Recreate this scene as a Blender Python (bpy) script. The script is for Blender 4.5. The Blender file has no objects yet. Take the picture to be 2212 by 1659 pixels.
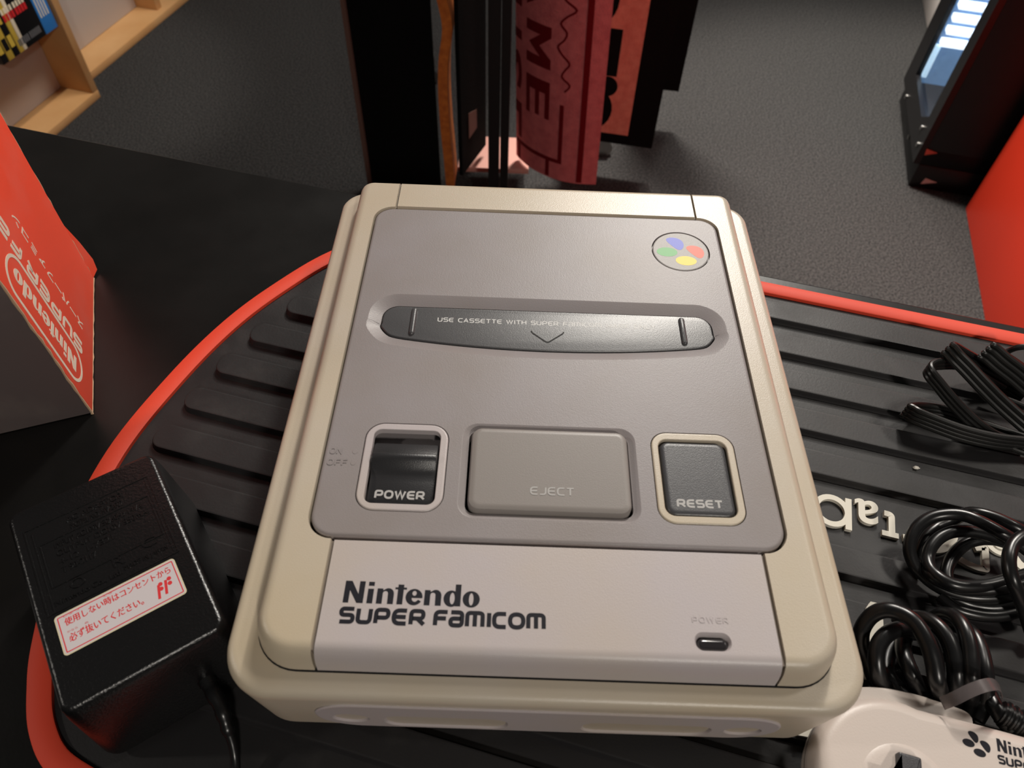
import bpy, bmesh, math, random
import numpy as np
from mathutils import Matrix, Vector
random.seed(4); rng = np.random.default_rng(4)
PI = math.pi
scene = bpy.context.scene
C = scene.collection

# ------------------------------------------------------------------ camera
CAM = np.array([-0.0157005, -0.2025130, 0.3077724])
RM = np.array([[0.99933, 0.02497, 0.02676], [0.03620, -0.78252, -0.62157], [0.00542, 0.62212, -0.78290]])
FPX = 1600.0
cd = bpy.data.cameras.new('camera'); cam = bpy.data.objects.new('camera', cd); C.objects.link(cam)
cd.sensor_fit = 'HORIZONTAL'; cd.sensor_width = 36.0; cd.lens = 36.0 * FPX / 2212.0
cd.clip_start = 0.01; cd.clip_end = 50
cd.dof.use_dof = True; cd.dof.focus_distance = 0.36; cd.dof.aperture_fstop = 18.0
m = Matrix.Identity(4)
for i in range(3):
    m[i][0] = RM[0][i]; m[i][1] = -RM[1][i]; m[i][2] = -RM[2][i]; m[i][3] = CAM[i]
cam.matrix_world = m
scene.camera = cam
scene.view_settings.view_transform = 'Standard'
scene.view_settings.look = 'None'
scene.view_settings.exposure = 0.0
scene.view_settings.gamma = 1.0
scene.view_settings.use_curve_mapping = False
# ------------------------------------------------------------------ world and room lamps
w = bpy.data.worlds.new('room_ambient'); scene.world = w; w.use_nodes = True
w.node_tree.nodes['Background'].inputs[0].default_value = (1.0, 0.94, 0.88, 1)
w.node_tree.nodes['Background'].inputs[1].default_value = 0.05

def spot(name, loc, target, watts, size, angle, blend=0.6, col=(1, 0.93, 0.84)):
    l = bpy.data.lights.new(name, 'SPOT'); l.energy = watts; l.shadow_soft_size = size
    l.spot_size = math.radians(angle); l.spot_blend = blend; l.color = col
    o = bpy.data.objects.new(name, l); C.objects.link(o); o.location = loc
    o.rotation_euler = (Vector(target) - Vector(loc)).to_track_quat('-Z', 'Y').to_euler()
    return o
spot('ceiling_spot_key', (0.72, 2.35, 1.75), (0.32, 0.40, 0.0), 150, 0.10, 60)
spot('ceiling_spot_side', (1.25, 0.75, 1.75), (0.25, 0.1, 0.0), 30, 0.14, 50)
spot('ceiling_spot_front', (0.58, -1.60, 1.30), (0.05, 0.12, 0.0), 62, 0.08, 60)
spot('ceiling_spot_left', (-2.7, -0.15, 1.75), (-0.2, -0.05, 0.0), 44, 0.08, 36)
spot('ceiling_spot_shelf', (-0.35, 1.15, 1.60), (-1.22, 1.50, -0.62), 95, 0.06, 28)
spot('ceiling_spot_aisle', (0.25, 1.75, 1.75), (0.92, 1.15, -0.70), 500, 0.10, 52)
al = bpy.data.lights.new('ceiling_panel', 'AREA'); al.shape = 'RECTANGLE'; al.size = 0.60; al.size_y = 0.90; al.energy = 46; al.color = (1, 0.95, 0.88)
ao = bpy.data.objects.new('ceiling_panel', al); C.objects.link(ao); ao.location = (0.50, 1.92, 1.78)

# ------------------------------------------------------------------ geometry helpers
TA = math.radians(13.9)                       # the table is turned by this angle
U = np.array([math.cos(TA), -math.sin(TA), 0]); V = np.array([math.sin(TA), math.cos(TA), 0]); Z = np.array([0, 0, 1.0])
def ray(u, v): return RM.T @ np.array([(u - 1106.0) / FPX, (v - 829.5) / FPX, 1.0])
def at(u, v, z):                              # photo point -> point at height z (metres)
    d = ray(u, v); return CAM + d * (z - CAM[2]) / d[2]
def at_plane(u, v, P, n):
    d = ray(u, v); return CAM + d * (np.dot(np.asarray(P) - CAM, n) / np.dot(d, n))
def uv(u, v, z=0.0): return U * u + V * v + Z * z

class MB:
    """collects shapes, links them as one mesh"""
    def __init__(s, scale=1.0): s.v = []; s.f = []; s.k = scale; s.mi = []; s.cur = 0
    def add(s, verts, faces):
        o = len(s.v); s.v += [tuple(map(float, p)) for p in verts]; s.f += [tuple(i + o for i in f) for f in faces]; s.mi += [s.cur] * len(faces)
        return s
    def loft(s, rings, cap0=True, cap1=True, closed=True):
        n = len(rings[0]); vs = [p for r in rings for p in r]; fs = []
        for i in range(len(rings) - 1):
            for j in range(n if closed else n - 1):
                k = (j + 1) % n
                fs.append((i * n + j, i * n + k, (i + 1) * n + k, (i + 1) * n + j))
        if cap0: fs.append(tuple(range(n))[::-1])
        if cap1: fs.append(tuple((len(rings) - 1) * n + j for j in range(n)))
        return s.add(vs, fs)
    def box(s, a, b, bev=0.0):
        x0, y0, z0 = a; x1, y1, z1 = b
        P = [(x0, y0), (x1, y0), (x1, y1), (x0, y1)]
        if bev <= 0:
            return s.loft([[(x, y, z0) for x, y in P], [(x, y, z1) for x, y in P]])
        R = rrect(x0, y0, x1, y1, bev, 3)
        prof = [(bev, z0), (0.3 * bev, z0 + 0.3 * bev), (0, z0 + bev), (0, z1 - bev), (0.3 * bev, z1 - 0.3 * bev), (bev * .95, z1), (bev * .99, z1)]
        return s.loft([[(x, y, z) for x, y in inset(R, t)] for t, z in prof])
    def tube(s, path, r, n=12, cap=True):
        P = np.array(path, float); T = np.gradient(P, axis=0); T /= np.linalg.norm(T, axis=1)[:, None] + 1e-12
        a = np.cross(T[0], [0, 0, 1.0])
        if np.linalg.norm(a) < 1e-3: a = np.cross(T[0], [1.0, 0, 0])
        a /= np.linalg.norm(a); rings = []
        rr = r if hasattr(r, '__len__') else [r] * len(P)
        for i in range(len(P)):
            a = a - T[i] * np.dot(a, T[i]); a /= np.linalg.norm(a); b = np.cross(T[i], a)
            rings.append([P[i] + rr[i] * (math.cos(t) * a + math.sin(t) * b) for t in np.linspace(0, 2 * PI, n, endpoint=False)])
        return s.loft(rings, cap, cap)
    def build(s, name, mat, parent=None, angle=35, **props):
        me = bpy.data.meshes.new(name); me.from_pydata([tuple(c * s.k for c in p) for p in s.v], [], s.f)
        mats = mat if isinstance(mat, (list, tuple)) else [mat]
        for q in mats: me.materials.append(q)
        if len(mats) > 1:
            for p, i in zip(me.polygons, s.mi): p.material_index = i
        bm = bmesh.new(); bm.from_mesh(me); bmesh.ops.recalc_face_normals(bm, faces=bm.faces); bm.to_mesh(me); bm.free()
        me.polygons.foreach_set('use_smooth', [True] * len(me.polygons))
        me.set_sharp_from_angle(angle=math.radians(angle))
        o = bpy.data.objects.new(name, me); C.objects.link(o)
        if parent is not None: o.parent = parent
        for k, v in props.items(): o[k] = v
        return o

def arc(cx, cy, r, a0, a1, n=8): return [(cx + r * math.cos(math.radians(t)), cy + r * math.sin(math.radians(t))) for t in np.linspace(a0, a1, n)]
def rrect(x0, y0, x1, y1, r, n=8):            # counter-clockwise; r may be (back-left, front-left, front-right, back-right)
    if not hasattr(r, '__len__'): r = (r,) * 4
    a, b, c, d = r
    return arc(x0 + b, y0 + b, b, 180, 270, n) + arc(x1 - c, y0 + c, c, 270, 360, n) + arc(x1 - d, y1 - d, d, 0, 90, n) + arc(x0 + a, y1 - a, a, 90, 180, n)
def ellipse(cx, cy, a, b, n=32, rot=0):
    c, s = math.cos(rot), math.sin(rot); o = []
    for t in np.linspace(0, 2 * PI, n, endpoint=False):
        x, y = a * math.cos(t), b * math.sin(t); o.append((cx + c * x - s * y, cy + s * x + c * y))
    return o
def inset(P, d):                              # inset a counter-clockwise outline; d scalar or one value per edge (i -> i+1)
    P = np.array(P, float); n = len(P); d = np.full(n, d, float) if not hasattr(d, '__len__') else np.array(d, float)
    E = np.roll(P, -1, 0) - P; L = np.linalg.norm(E, axis=1); L[L < 1e-9] = 1e-9
    N = np.stack([-E[:, 1] / L, E[:, 0] / L], 1); out = []
    for i in range(n):
        n0, n1, d0, d1 = N[i - 1], N[i], d[i - 1], d[i]
        det = n0[0] * n1[1] - n0[1] * n1[0]
        if abs(det) < 0.02: q = P[i] + (n0 + n1) / 2 * (d0 + d1) / 2
        else:
            q = P[i] + np.array([(d0 * n1[1] - d1 * n0[1]) / det, (n0[0] * d1 - n1[0] * d0) / det])
        out.append(tuple(q))
    return out
def fill(mb, loops, z):                       # flat face with holes at height z
    bm = bmesh.new(); ed = []
    for L in loops:
        vs = [bm.verts.new((x, y, 0)) for x, y in L]
        for i in range(len(vs)): ed.append(bm.edges.new((vs[i], vs[(i + 1) % len(vs)])))
    bmesh.ops.triangle_fill(bm, use_beauty=True, use_dissolve=False, edges=ed, normal=(0, 0, 1))
    bm.verts.index_update()
    mb.add([(v.co.x, v.co.y, z) for v in bm.verts], [tuple(v.index for v in f.verts) for f in bm.faces]); bm.free()
def slab(mb, P, prof, ed=None, holes=(), bottom=True):
    """outline P, prof = [(inset, z)] bottom to top, ed = inset factor per edge, holes = [(outline, [(grow, z) ...], floor)]"""
    e = np.ones(len(P)) if ed is None else np.array(ed, float)
    rings = [[(x, y, z) for x, y in inset(P, e * t)] for t, z in prof]
    mb.loft(rings, cap0=bottom, cap1=False)
    top = [(x, y) for x, y, z in rings[-1]]; zt = prof[-1][1]
    fill(mb, [top] + [h[0] for h in holes], zt)
    for H, walls, floor in holes:
        rr = [[(x, y, zt) for x, y in H]] + [[(x, y, z) for x, y in (inset(H, g) if not isinstance(g, list) else g)] for g, z in walls]
        mb.loft(rings=rr, cap0=False, cap1=floor)
    return mb
def smooth(pts, k=12, closed=False):          # Catmull-Rom through the points
    P = np.array(pts, float); n = len(P); out = []
    for i in range(n if closed else n - 1):
        if closed: p0, p1, p2, p3 = P[i - 1], P[i], P[(i + 1) % n], P[(i + 2) % n]
        else: p0, p1, p2, p3 = P[max(i - 1, 0)], P[i], P[i + 1], P[min(i + 2, n - 1)]
        for t in np.linspace(0, 1, k, endpoint=False):
            out.append(0.5 * (2 * p1 + (p2 - p0) * t + (2 * p0 - 5 * p1 + 4 * p2 - p3) * t * t + (3 * p1 - p0 - 3 * p2 + p3) * t ** 3))
    if not closed: out.append(P[-1])
    return [tuple(p) for p in out]

# ------------------------------------------------------------------ tagging helpers
def tag(o, label, cat, group=None, kind=None):
    o['label'] = label; o['category'] = cat
    if group: o['group'] = group
    if kind: o['kind'] = kind
    return o
def thing(name, label, cat, loc=(0, 0, 0), rotz=0.0, group=None):
    o = bpy.data.objects.new(name, None); C.objects.link(o); o.location = loc; o.rotation_euler = (0, 0, rotz); o.empty_display_size = 0.02
    return tag(o, label, cat, group)

# ------------------------------------------------------------------ materials
def lin(c): return tuple(((x / 255) / 12.92 if x / 255 <= 0.04045 else ((x / 255 + 0.055) / 1.055) ** 2.4) for x in c) + (1,)
def material(name, rgb, rough=0.5, grain=None, var=None, metal=0.0, emit=None, spec=0.5, coat=0.0, trans=0.0, alpha=1.0, wear=None):
    """grain = (scale per metre, strength, distance); var = (second colour, scale, low, high)"""
    M = bpy.data.materials.new(name); M.use_nodes = True; nt = M.node_tree; b = nt.nodes['Principled BSDF']
    b.inputs['Base Color'].default_value = lin(rgb); b.inputs['Roughness'].default_value = rough; b.inputs['Metallic'].default_value = metal
    b.inputs['Specular IOR Level'].default_value = spec; b.inputs['Coat Weight'].default_value = coat
    b.inputs['Transmission Weight'].default_value = trans; b.inputs['Alpha'].default_value = alpha
    tc = nt.nodes.new('ShaderNodeTexCoord')
    def noise(sc, det=3):
        n = nt.nodes.new('ShaderNodeTexNoise'); n.inputs['Scale'].default_value = sc; n.inputs['Detail'].default_value = det
        nt.links.new(tc.outputs['Object'], n.inputs['Vector']); return n
    if var:
        n = noise(var[1], 5); r = nt.nodes.new('ShaderNodeMapRange'); r.inputs['From Min'].default_value = var[2]; r.inputs['From Max'].default_value = var[3]
        mx = nt.nodes.new('ShaderNodeMix'); mx.data_type = 'RGBA'
        nt.links.new(n.outputs['Fac'], r.inputs['Value']); nt.links.new(r.outputs['Result'], mx.inputs['Factor'])
        mx.inputs['A'].default_value = lin(rgb); mx.inputs['B'].default_value = lin(var[0]); nt.links.new(mx.outputs['Result'], b.inputs['Base Color'])
    if wear:                                  # roughness breaks up with smudges
        n = noise(wear[0], 6); r = nt.nodes.new('ShaderNodeMapRange'); r.inputs['From Min'].default_value = 0.35; r.inputs['From Max'].default_value = 0.7
        r.inputs['To Min'].default_value = wear[1]; r.inputs['To Max'].default_value = wear[2]
        nt.links.new(n.outputs['Fac'], r.inputs['Value']); nt.links.new(r.outputs['Result'], b.inputs['Roughness'])
    if grain:
        n = noise(grain[0], 2); bp = nt.nodes.new('ShaderNodeBump'); bp.inputs['Strength'].default_value = grain[1]; bp.inputs['Distance'].default_value = grain[2]
        nt.links.new(n.outputs['Fac'], bp.inputs['Height']); nt.links.new(bp.outputs['Normal'], b.inputs['Normal'])
    if emit: b.inputs['Emission Color'].default_value = lin(emit[0]); b.inputs['Emission Strength'].default_value = emit[1]
    return M
M = dict(
    cream=material('yellowed_cream_plastic', (190, 180, 165), 0.35, (2400, .15, .0004), ((186, 172, 148), 14, .35, .75)),
    pale=material('pale_grey_plastic', (182, 174, 175), 0.37, (2400, .14, .0004), ((184, 173, 164), 20, .4, .8)),
    lid=material('mid_grey_plastic', (142, 136, 137), 0.41, (2400, .16, .0004), ((134, 126, 122), 22, .4, .8), spec=.38),
    eject=material('eject_grey_plastic', (136, 130, 126), 0.40, (2800, .12, .0003)),
    dark=material('dark_grey_plastic', (66, 66, 69), 0.36, (2400, .22, .0003)),
    flap=material('flap_dark_plastic', (74, 74, 76), 0.33, (2600, .16, .0003)),
    groove=material('groove_brown', (112, 101, 90), 0.6), switch=material('switch_black_plastic', (42, 42, 44), 0.36, (2400, .2, .0003)),
    black=material('black_gap', (10, 9, 9), 0.7),
    ink=material('printed_dark_ink', (18, 18, 28), 0.6, spec=.3),
    flapink=material('flap_print', (205, 205, 203), 0.5), greyink=material('printed_grey_ink', (172, 170, 168), 0.5),
    paleink=material('printed_pale_ink', (190, 190, 188), 0.5),
    disc=material('emblem_disc_plastic', (150, 146, 144), 0.42, (2400, .16, .0004), spec=.35),
    lens=material('smoked_lens', (40, 38, 40), 0.12, coat=0.6),
    blue=material('emblem_blue', (92, 104, 205), 0.45, spec=.35), green=material('emblem_green', (92, 170, 98), 0.45, spec=.35),
    red=material('emblem_red', (232, 92, 66), 0.45, spec=.35), yellow=material('emblem_yellow', (240, 208, 60), 0.45, spec=.35),
    table=material('black_laminate', (13, 12, 11), 0.36, (500, .06, .0004), ((17, 15, 14), 40, .5, .8), wear=(18, .32, .40), spec=.35),
    rubber=material('black_rubber', (35, 34, 35), 0.52, (900, .12, .0004), ((48, 46, 45), 60, .55, .85), wear=(30, .42, .58), spec=.4),
    rim=material('red_rubber', (224, 70, 44), 0.62, (900, .08, .0003)),
    white=material('white_rubber', (222, 217, 203), 0.5),
    cable=material('black_cable', (18, 18, 19), 0.30), flatcable=material('black_flat_cable', (24, 24, 23), 0.36),
    tie=material('clear_plastic', (150, 140, 140), 0.22, trans=0.7),
    adapter=material('black_adapter_plastic', (12, 12, 13), 0.30, (1100, .30, .0005)),
    sticker=material('white_sticker', (196, 188, 190), 0.5), stickred=material('sticker_red_ink', (205, 48, 52), 0.5),
    foil=material('sticker_edge', (205, 195, 165), 0.4),
    pad=material('controller_grey_plastic', (204, 192, 184), 0.40, (1400, .10, .0003)),
    padshade=material('controller_edge_grey', (196, 186, 178), 0.42, (1400, .10, .0003)),
    boxred=material('printed_red_card', (246, 86, 58), 0.48, (260, .05, .0005), ((240, 104, 84), 30, .5, .85)),
    boxdark=material('printed_dark_card', (96, 86, 85), 0.55, (200, .06, .0005), ((108, 98, 95), 40, .5, .8)),
    card=material('raw_cardboard', (190, 160, 130), 0.85), boxink=material('white_box_ink', (226, 214, 196), 0.5),
    crumb=material('white_crumb', (232, 226, 214), 0.7),
    carpet=material('grey_carpet', (72, 71, 70), 0.95, (260, 1.0, .005), ((34, 34, 35), 260, .38, .62), spec=0.1),
    wood=material('beech_wood', (202, 158, 108), 0.5, var=((188, 140, 88), 7, .35, .7)),
    greypanel=material('grey_back_panel', (188, 180, 174), 0.6), metal=material('brushed_metal', (170, 168, 165), 0.3, metal=1.0),
    kiosk=material('black_kiosk_paint', (17, 15, 16), 0.4), redpaint=material('red_paint', (236, 58, 30), 0.45),
    felt=material('black_felt', (13, 12, 12), 0.95, (500, .5, .002), spec=0.1), coir=material('orange_coir', (206, 112, 42), 0.9, (500, .6, .002), ((176, 88, 30), 90, .35, .7)),
    redfelt=material('red_doormat_pile', (216, 112, 112), 0.92, (420, .6, .003), ((196, 96, 98), 60, .35, .7), spec=0.15),
    redink=material('dark_red_pile', (112, 10, 18), 0.92, (420, .6, .003), spec=0.15), coral=material('coral_pile', (214, 134, 114), 0.92, (420, .6, .003), ((198, 112, 96), 60, .35, .7), spec=0.15),
    brown=material('brown_mat_binding', (104, 74, 64), 0.9), pinkboard=material('pink_tray', (190, 140, 128), 0.6),
    whitebox=material('white_laminate', (214, 206, 200), 0.5),
)

# ------------------------------------------------------------------ lettering
def text_mesh(s, size=1.0, bold=0.0, thick=0.0, sx=1.0, align='LEFT', shear=0.0, spacing=1.0):
    cu = bpy.data.curves.new('lettering', 'FONT'); cu.body = s; cu.size = size; cu.offset = bold; cu.extrude = thick / 2; cu.align_x = align; cu.shear = shear
    cu.space_character = spacing; cu.resolution_u = 6
    o = bpy.data.objects.new('lettering', cu); C.objects.link(o)
    bpy.context.view_layer.update()
    me = bpy.data.meshes.new_from_object(o.evaluated_get(bpy.context.evaluated_depsgraph_get()))
    bpy.data.objects.remove(o); bpy.data.curves.remove(cu)
    vs = [(v.co.x * sx, v.co.y, v.co.z + thick / 2) for v in me.vertices]; fs = [tuple(p.vertices) for p in me.polygons]
    bpy.data.meshes.remove(me); return vs, fs
def fit_text(s, x0, x1, y0, y1, **k):         # lettering stretched into a rectangle
    vs, fs = text_mesh(s, **k); a = np.array(vs); mn, mxx = a.min(0), a.max(0)
    out = [(x0 + (x - mn[0]) / (mxx[0] - mn[0]) * (x1 - x0), y0 + (y - mn[1]) / (mxx[1] - mn[1]) * (y1 - y0), z) for x, y, z in vs]
    return out, fs
def rounded(pts, r, closed=False, n=6):       # polyline with rounded corners
    P = [np.array(p, float) for p in pts]; out = []; N = len(P)
    for i in range(N):
        if not closed and i in (0, N - 1): out.append(tuple(P[i])); continue
        a, b, c = P[i - 1], P[i], P[(i + 1) % N]; la, lc = np.linalg.norm(a - b), np.linalg.norm(c - b)
        rr = min(r, la * .5, lc * .5); p = b + (a - b) / la * rr; q = b + (c - b) / lc * rr
        for t in np.linspace(0, 1, n): out.append(tuple((1 - t) ** 2 * p + 2 * t * (1 - t) * b + t * t * q))
    return out
W8 = 0.95
GL = {  # techno capitals: advance, strokes (points, corner radius, closed)
 'S': (1.0, [([(W8, 1), (0, 1), (0, .52), (W8, .52), (W8, 0), (0, 0)], .24, 0)]), 'U': (1.05, [([(0, 1), (0, 0), (W8, 0), (W8, 1)], .3, 0)]),
 'P': (1.05, [([(0, 0), (0, 1), (W8, 1), (W8, .4), (.17, .4)], .28, 0)]), 'E': (1.0, [([(W8, 1), (0, 1), (0, 0), (W8, 0)], .45, 0), ([(.03, .5), (.9, .5)], .1, 0)]),
 'R': (1.08, [([(0, 0), (0, 1), (W8, 1), (W8, .42), (.17, .42)], .28, 0), ([(.5, .42), (1, 0)], .1, 0)]), 'F': (.95, [([(W8, 1), (0, 1), (0, 0)], .35, 0), ([(.02, .5), (.85, .5)], .1, 0)]),
 'a': (1.05, [([(.05, 1), (W8, 1), (W8, 0), (0, 0), (0, .52), (W8 - .17, .52)], .26, 0)]), 'm': (1.4, [([(0, 0), (0, 1), (1.3, 1), (1.3, 0)], .26, 0), ([(.65, 1), (.65, 0)], .1, 0)]),
 'I': (.2, [([(0.1, 0), (0.1, 1)], .1, 0)]), 'c': (1.0, [([(W8, 1), (0, 1), (0, 0), (W8, 0)], .42, 0)]), 'o': (1.2, [([(0, 0), (1.12, 0), (1.12, 1), (0, 1)], .5, 1)]),
 'O': (1.15, [([(0, 0), (1.08, 0), (1.08, 1), (0, 1)], .5, 1)]), 'W': (1.5, [([(0, 1), (.35, 0), (.7, 1), (1.05, 0), (1.4, 1)], .06, 0)]), 'J': (.85, [([(.8, 1), (.8, 0), (0, 0)], .4, 0)]),
 'C': (1.0, [([(W8, 1), (0, 1), (0, 0), (W8, 0)], .42, 0)]), 'T': (1.0, [([(0, 1), (W8, 1)], .1, 0), ([(.47, 1), (.47, 0)], .1, 0)]), 'A': (1.05, [([(0, 0), (.48, 1), (.96, 0)], .05, 0), ([(.2, .3), (.76, .3)], .1, 0)]),
 'H': (1.05, [([(0, 0), (0, 1)], .1, 0), ([(W8, 0), (W8, 1)], .1, 0), ([(0, .5), (W8, .5)], .1, 0)]), 'M': (1.25, [([(0, 0), (0, 1), (.6, .2), (1.2, 1), (1.2, 0)], .05, 0)]),
 'K': (1.0, [([(0, 0), (0, 1)], .1, 0), ([(.9, 1), (.1, .48), (.95, 0)], .05, 0)]), 'N': (1.1, [([(0, 0), (0, 1), (1, 0), (1, 1)], .05, 0)]), 'L': (.9, [([(0, 1), (0, 0), (.85, 0)], .2, 0)]),
 'Y': (1.0, [([(0, 1), (.48, .5), (.96, 1)], .05, 0), ([(.48, .5), (.48, 0)], .1, 0)]), 'G': (1.05, [([(W8, .8), (W8, 1), (0, 1), (0, 0), (W8, 0), (W8, .48), (.5, .48)], .2, 0)]), ' ': (.55, []),
}
SN = [0]
def stroke(mb, pts, wd, z0, z1, closed=False):   # flat raised ribbon along a polyline, mitred corners
    P = [np.array(pts[0], float)]
    for q in pts[1:]:
        if np.linalg.norm(np.array(q) - P[-1]) > 1e-6: P.append(np.array(q, float))
    if closed and np.linalg.norm(P[0] - P[-1]) < 1e-6: P.pop()
    P = np.array(P); n = len(P); SN[0] += 1; z1 = z1 + (SN[0] % 5) * (.006 if z1 > 1 or mb.k < 1 else 0)
    E_ = (np.roll(P, -1, 0) - P) if closed else np.diff(P, axis=0)
    E_ /= np.linalg.norm(E_, axis=1)[:, None]
    if not closed: P[0] -= E_[0] * wd * .12; P[-1] += E_[-1] * wd * .12
    A, B = [], []
    for i in range(n):
        e0 = E_[i - 1] if (closed or i > 0) else E_[0]; e1 = E_[i] if (closed or i < n - 1) else E_[-1]
        n0, n1 = np.array([-e0[1], e0[0]]), np.array([-e1[1], e1[0]]); mm = n0 + n1; L = np.linalg.norm(mm)
        mm = mm / L if L > 1e-6 else n0; k = min(1 / max(np.dot(mm, n0), .3), 2.0) * wd / 2
        A.append(P[i] + mm * k); B.append(P[i] - mm * k)
    rings = [[(A[i][0], A[i][1], z0), (A[i][0], A[i][1], z1), (B[i][0], B[i][1], z1), (B[i][0], B[i][1], z0)] for i in range(n)]
    if closed: rings.append(rings[0])
    mb.loft(rings, not closed, not closed)
def techno(mb, s, x0, x1, y0, h, wd, z0, z1, gap=.38, r=1.0):
    tot = sum(GL[c][0] for c in s) + gap * (len(s) - 1); k = (x1 - x0) / tot; x = 0
    for c in s:
        for pts, rad, cl in GL[c][1]:
            q = [(x0 + (x + a) * k, y0 + wd / 2 + b * (h - wd)) for a, b in pts]
            stroke(mb, rounded(q, rad * (h - wd) * r, bool(cl)) if rad * (h - wd) > wd * .62 else q, wd, z0, z1, bool(cl))
        x += GL[c][0] + gap
def nintendo(x0, x1, y0, y1, z0, z1, count=8):
    """heavy rounded-serif wordmark, polygons in a 0..10.6 x 0..1.5 box"""
    mb = MB(.001); X = lambda x: x0 + x / 10.75 * (x1 - x0); Y = lambda y: y0 + y / 1.5 * (y1 - y0)
    def poly(outer, holes=()):
        o = [(X(a), Y(b)) for a, b in outer]; hs = [[(X(a), Y(b)) for a, b in h] for h in holes]
        fill(mb, [o] + hs, z1)
        for L in [o] + hs: mb.loft([[(a, b, z0) for a, b in L], [(a, b, z1) for a, b in L]], False, False)
    def rect(a, b, c, d): return [(a, b), (c, b), (c, d), (a, d)]
    def nn(x):  # lower-case n
        poly([(x, 0), (x + .46, 0), (x + .46, .72)] + [(x + .66 - .20 * math.cos(t), .72 + .16 * math.sin(t)) for t in np.linspace(.3, PI - .1, 7)] +
             [(x + .88, 0), (x + 1.34, 0), (x + 1.34, .68)] + [(x + .88 + .46 * math.cos(t), .68 + .40 * math.sin(t)) for t in np.linspace(.2, PI * .62, 7)] + [(x + .46, .92), (x + .46, 1.04), (x, 1.04)])
    G = [lambda: poly([(0, 0), (.44, 0), (.44, .85), (1.08, 0), (1.58, 0), (1.58, 1.5), (1.14, 1.5), (1.14, .62), (.52, 1.5), (0, 1.5)]),
         lambda: (poly(rect(1.86, 0, 2.32, 1.0)), poly(rect(1.86, 1.2, 2.32, 1.48))),
         lambda: nn(2.6),
         lambda: poly([(4.22, 0), (4.68, 0), (4.68, 1.02), (4.92, 1.02), (4.92, 1.16), (4.68, 1.16), (4.68, 1.36), (4.22, 1.36), (4.22, 1.16), (4.0, 1.16), (4.0, 1.02), (4.22, 1.02)]),
         lambda: poly([(6.2, .47)] + [(5.55 + .67 * math.cos(t), .53 + .56 * math.sin(t)) for t in np.linspace(0.0, 5.75, 30)] + [(5.9, .36)] + [(5.62 - .24 * math.sin(t) + .0, .34 - .23 * math.cos(t) + .1) for t in np.linspace(-.6, 1.3, 8)] + [(5.38, .47)],
                      [ellipse(5.56, .79, .17, .17, 14)]),
         lambda: nn(6.36),
         lambda: poly([(9.24, 0), (9.24, 1.5), (8.78, 1.5), (8.78, 1.0)] + [(8.50 + .62 * math.cos(t), .51 + .56 * math.sin(t)) for t in np.linspace(1.2, 5.2, 22)] + [(8.80, .0)], [ellipse(8.57, .52, .19, .40, 18)]),
         lambda: poly(ellipse(10.07, .51, .68, .56, 34), [ellipse(10.07, .51, .18, .42, 18)])]
    for g in G[:count]: g()
    return mb
def emblem(mb_list, cx, cy, s, z0, z1, rot=0, bend=.42):   # four leaning ovals
    for mb, (dx, dy, r) in zip(mb_list, [(-.15, .45, .9), (-.50, -.03, 0.15), (.53, .05, .9), (.13, -.46, 0.15)]):
        c, sn = math.cos(rot), math.sin(rot)
        e = ellipse(0, 0, s * .37, s * .24, 28); an = -r if r > .5 else 0.0
        if r > .5: e = [(x, y - bend * s * .24 * ((x / (s * .37)) ** 2 - .4)) for x, y in e]
        ca, sa = math.cos(an + rot), math.sin(an + rot)
        E_ = [(cx + s * (c * dx - sn * dy) + ca * x - sa * y, cy + s * (sn * dx + c * dy) + sa * x + ca * y) for x, y in e]
        mb.loft([[(x, y, z0) for x, y in E_], [(x, y, z1) for x, y in E_]])

# ================================================================== SETTING
f = MB(); f.add([(-6, -4, -.75), (6, -4, -.75), (6, 8, -.75), (-6, 8, -.75)], [(0, 1, 2, 3)])
f.build('floor', M['carpet'], kind='structure')

# ================================================================== TABLE (turned 13.9 degrees)
RZ = -TA
t = thing('display_table', 'black laminate display table carrying the game console, box and rubber mat', 'table', (0, 0, -.75), RZ)
mb = MB(); mb.box((-.75, -.62, .710), (.62, .163, .750), .0015); mb.build('tabletop', M['table'], t)
for x in (-.70, .57):
    for y in (-.57, .113):
        mb = MB(); mb.box((x - .025, y - .025, 0), (x + .025, y + .025, .710), .003); mb.build('leg', M['table'], t)

# ================================================================== RUBBER MAT
t = thing('rubber_mat', 'black ribbed rubber mat with a red rim under the game console', 'mat', (0, 0, 0), RZ)
lf = smooth([(-60, 153), (-95, 148), (-128, 130), (-156, 102), (-175, 67), (-188, 32), (-196, -10), (-199, -60), (-190, -110), (-174, -148), (-163, -166), (-152, -179), (-138, -188), (-118, -192)], 8)
out = [(-60, 153)][:0] + lf + [(300, -192), (500, -192), (500, 153), (300, 153)]
out = out[::1]
area = sum(out[i][0] * out[(i + 1) % len(out)][1] - out[(i + 1) % len(out)][0] * out[i][1] for i in range(len(out)))
if area < 0: out = out[::-1]
inn = inset(out, 9.2)
mb = MB(.001); r0 = [(x, y, 0) for x, y in out]
mb.loft([r0, [(x, y, 3.4) for x, y in out], [(x, y, 3.8) for x, y in inset(out, .6)], [(x, y, 3.8) for x, y in inset(out, 8.4)], [(x, y, 3.4) for x, y in inset(out, 9.0)], [(x, y, 0) for x, y in inset(out, 9.0)]], False, False)
mb.build('rim', M['rim'], t, label='raised red rim')
mb = MB(.001); fill(mb, [inn], 1.6); mb.loft([[(x, y, 0) for x, y in inn], [(x, y, 1.6) for x, y in inn]], True, False)
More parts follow.
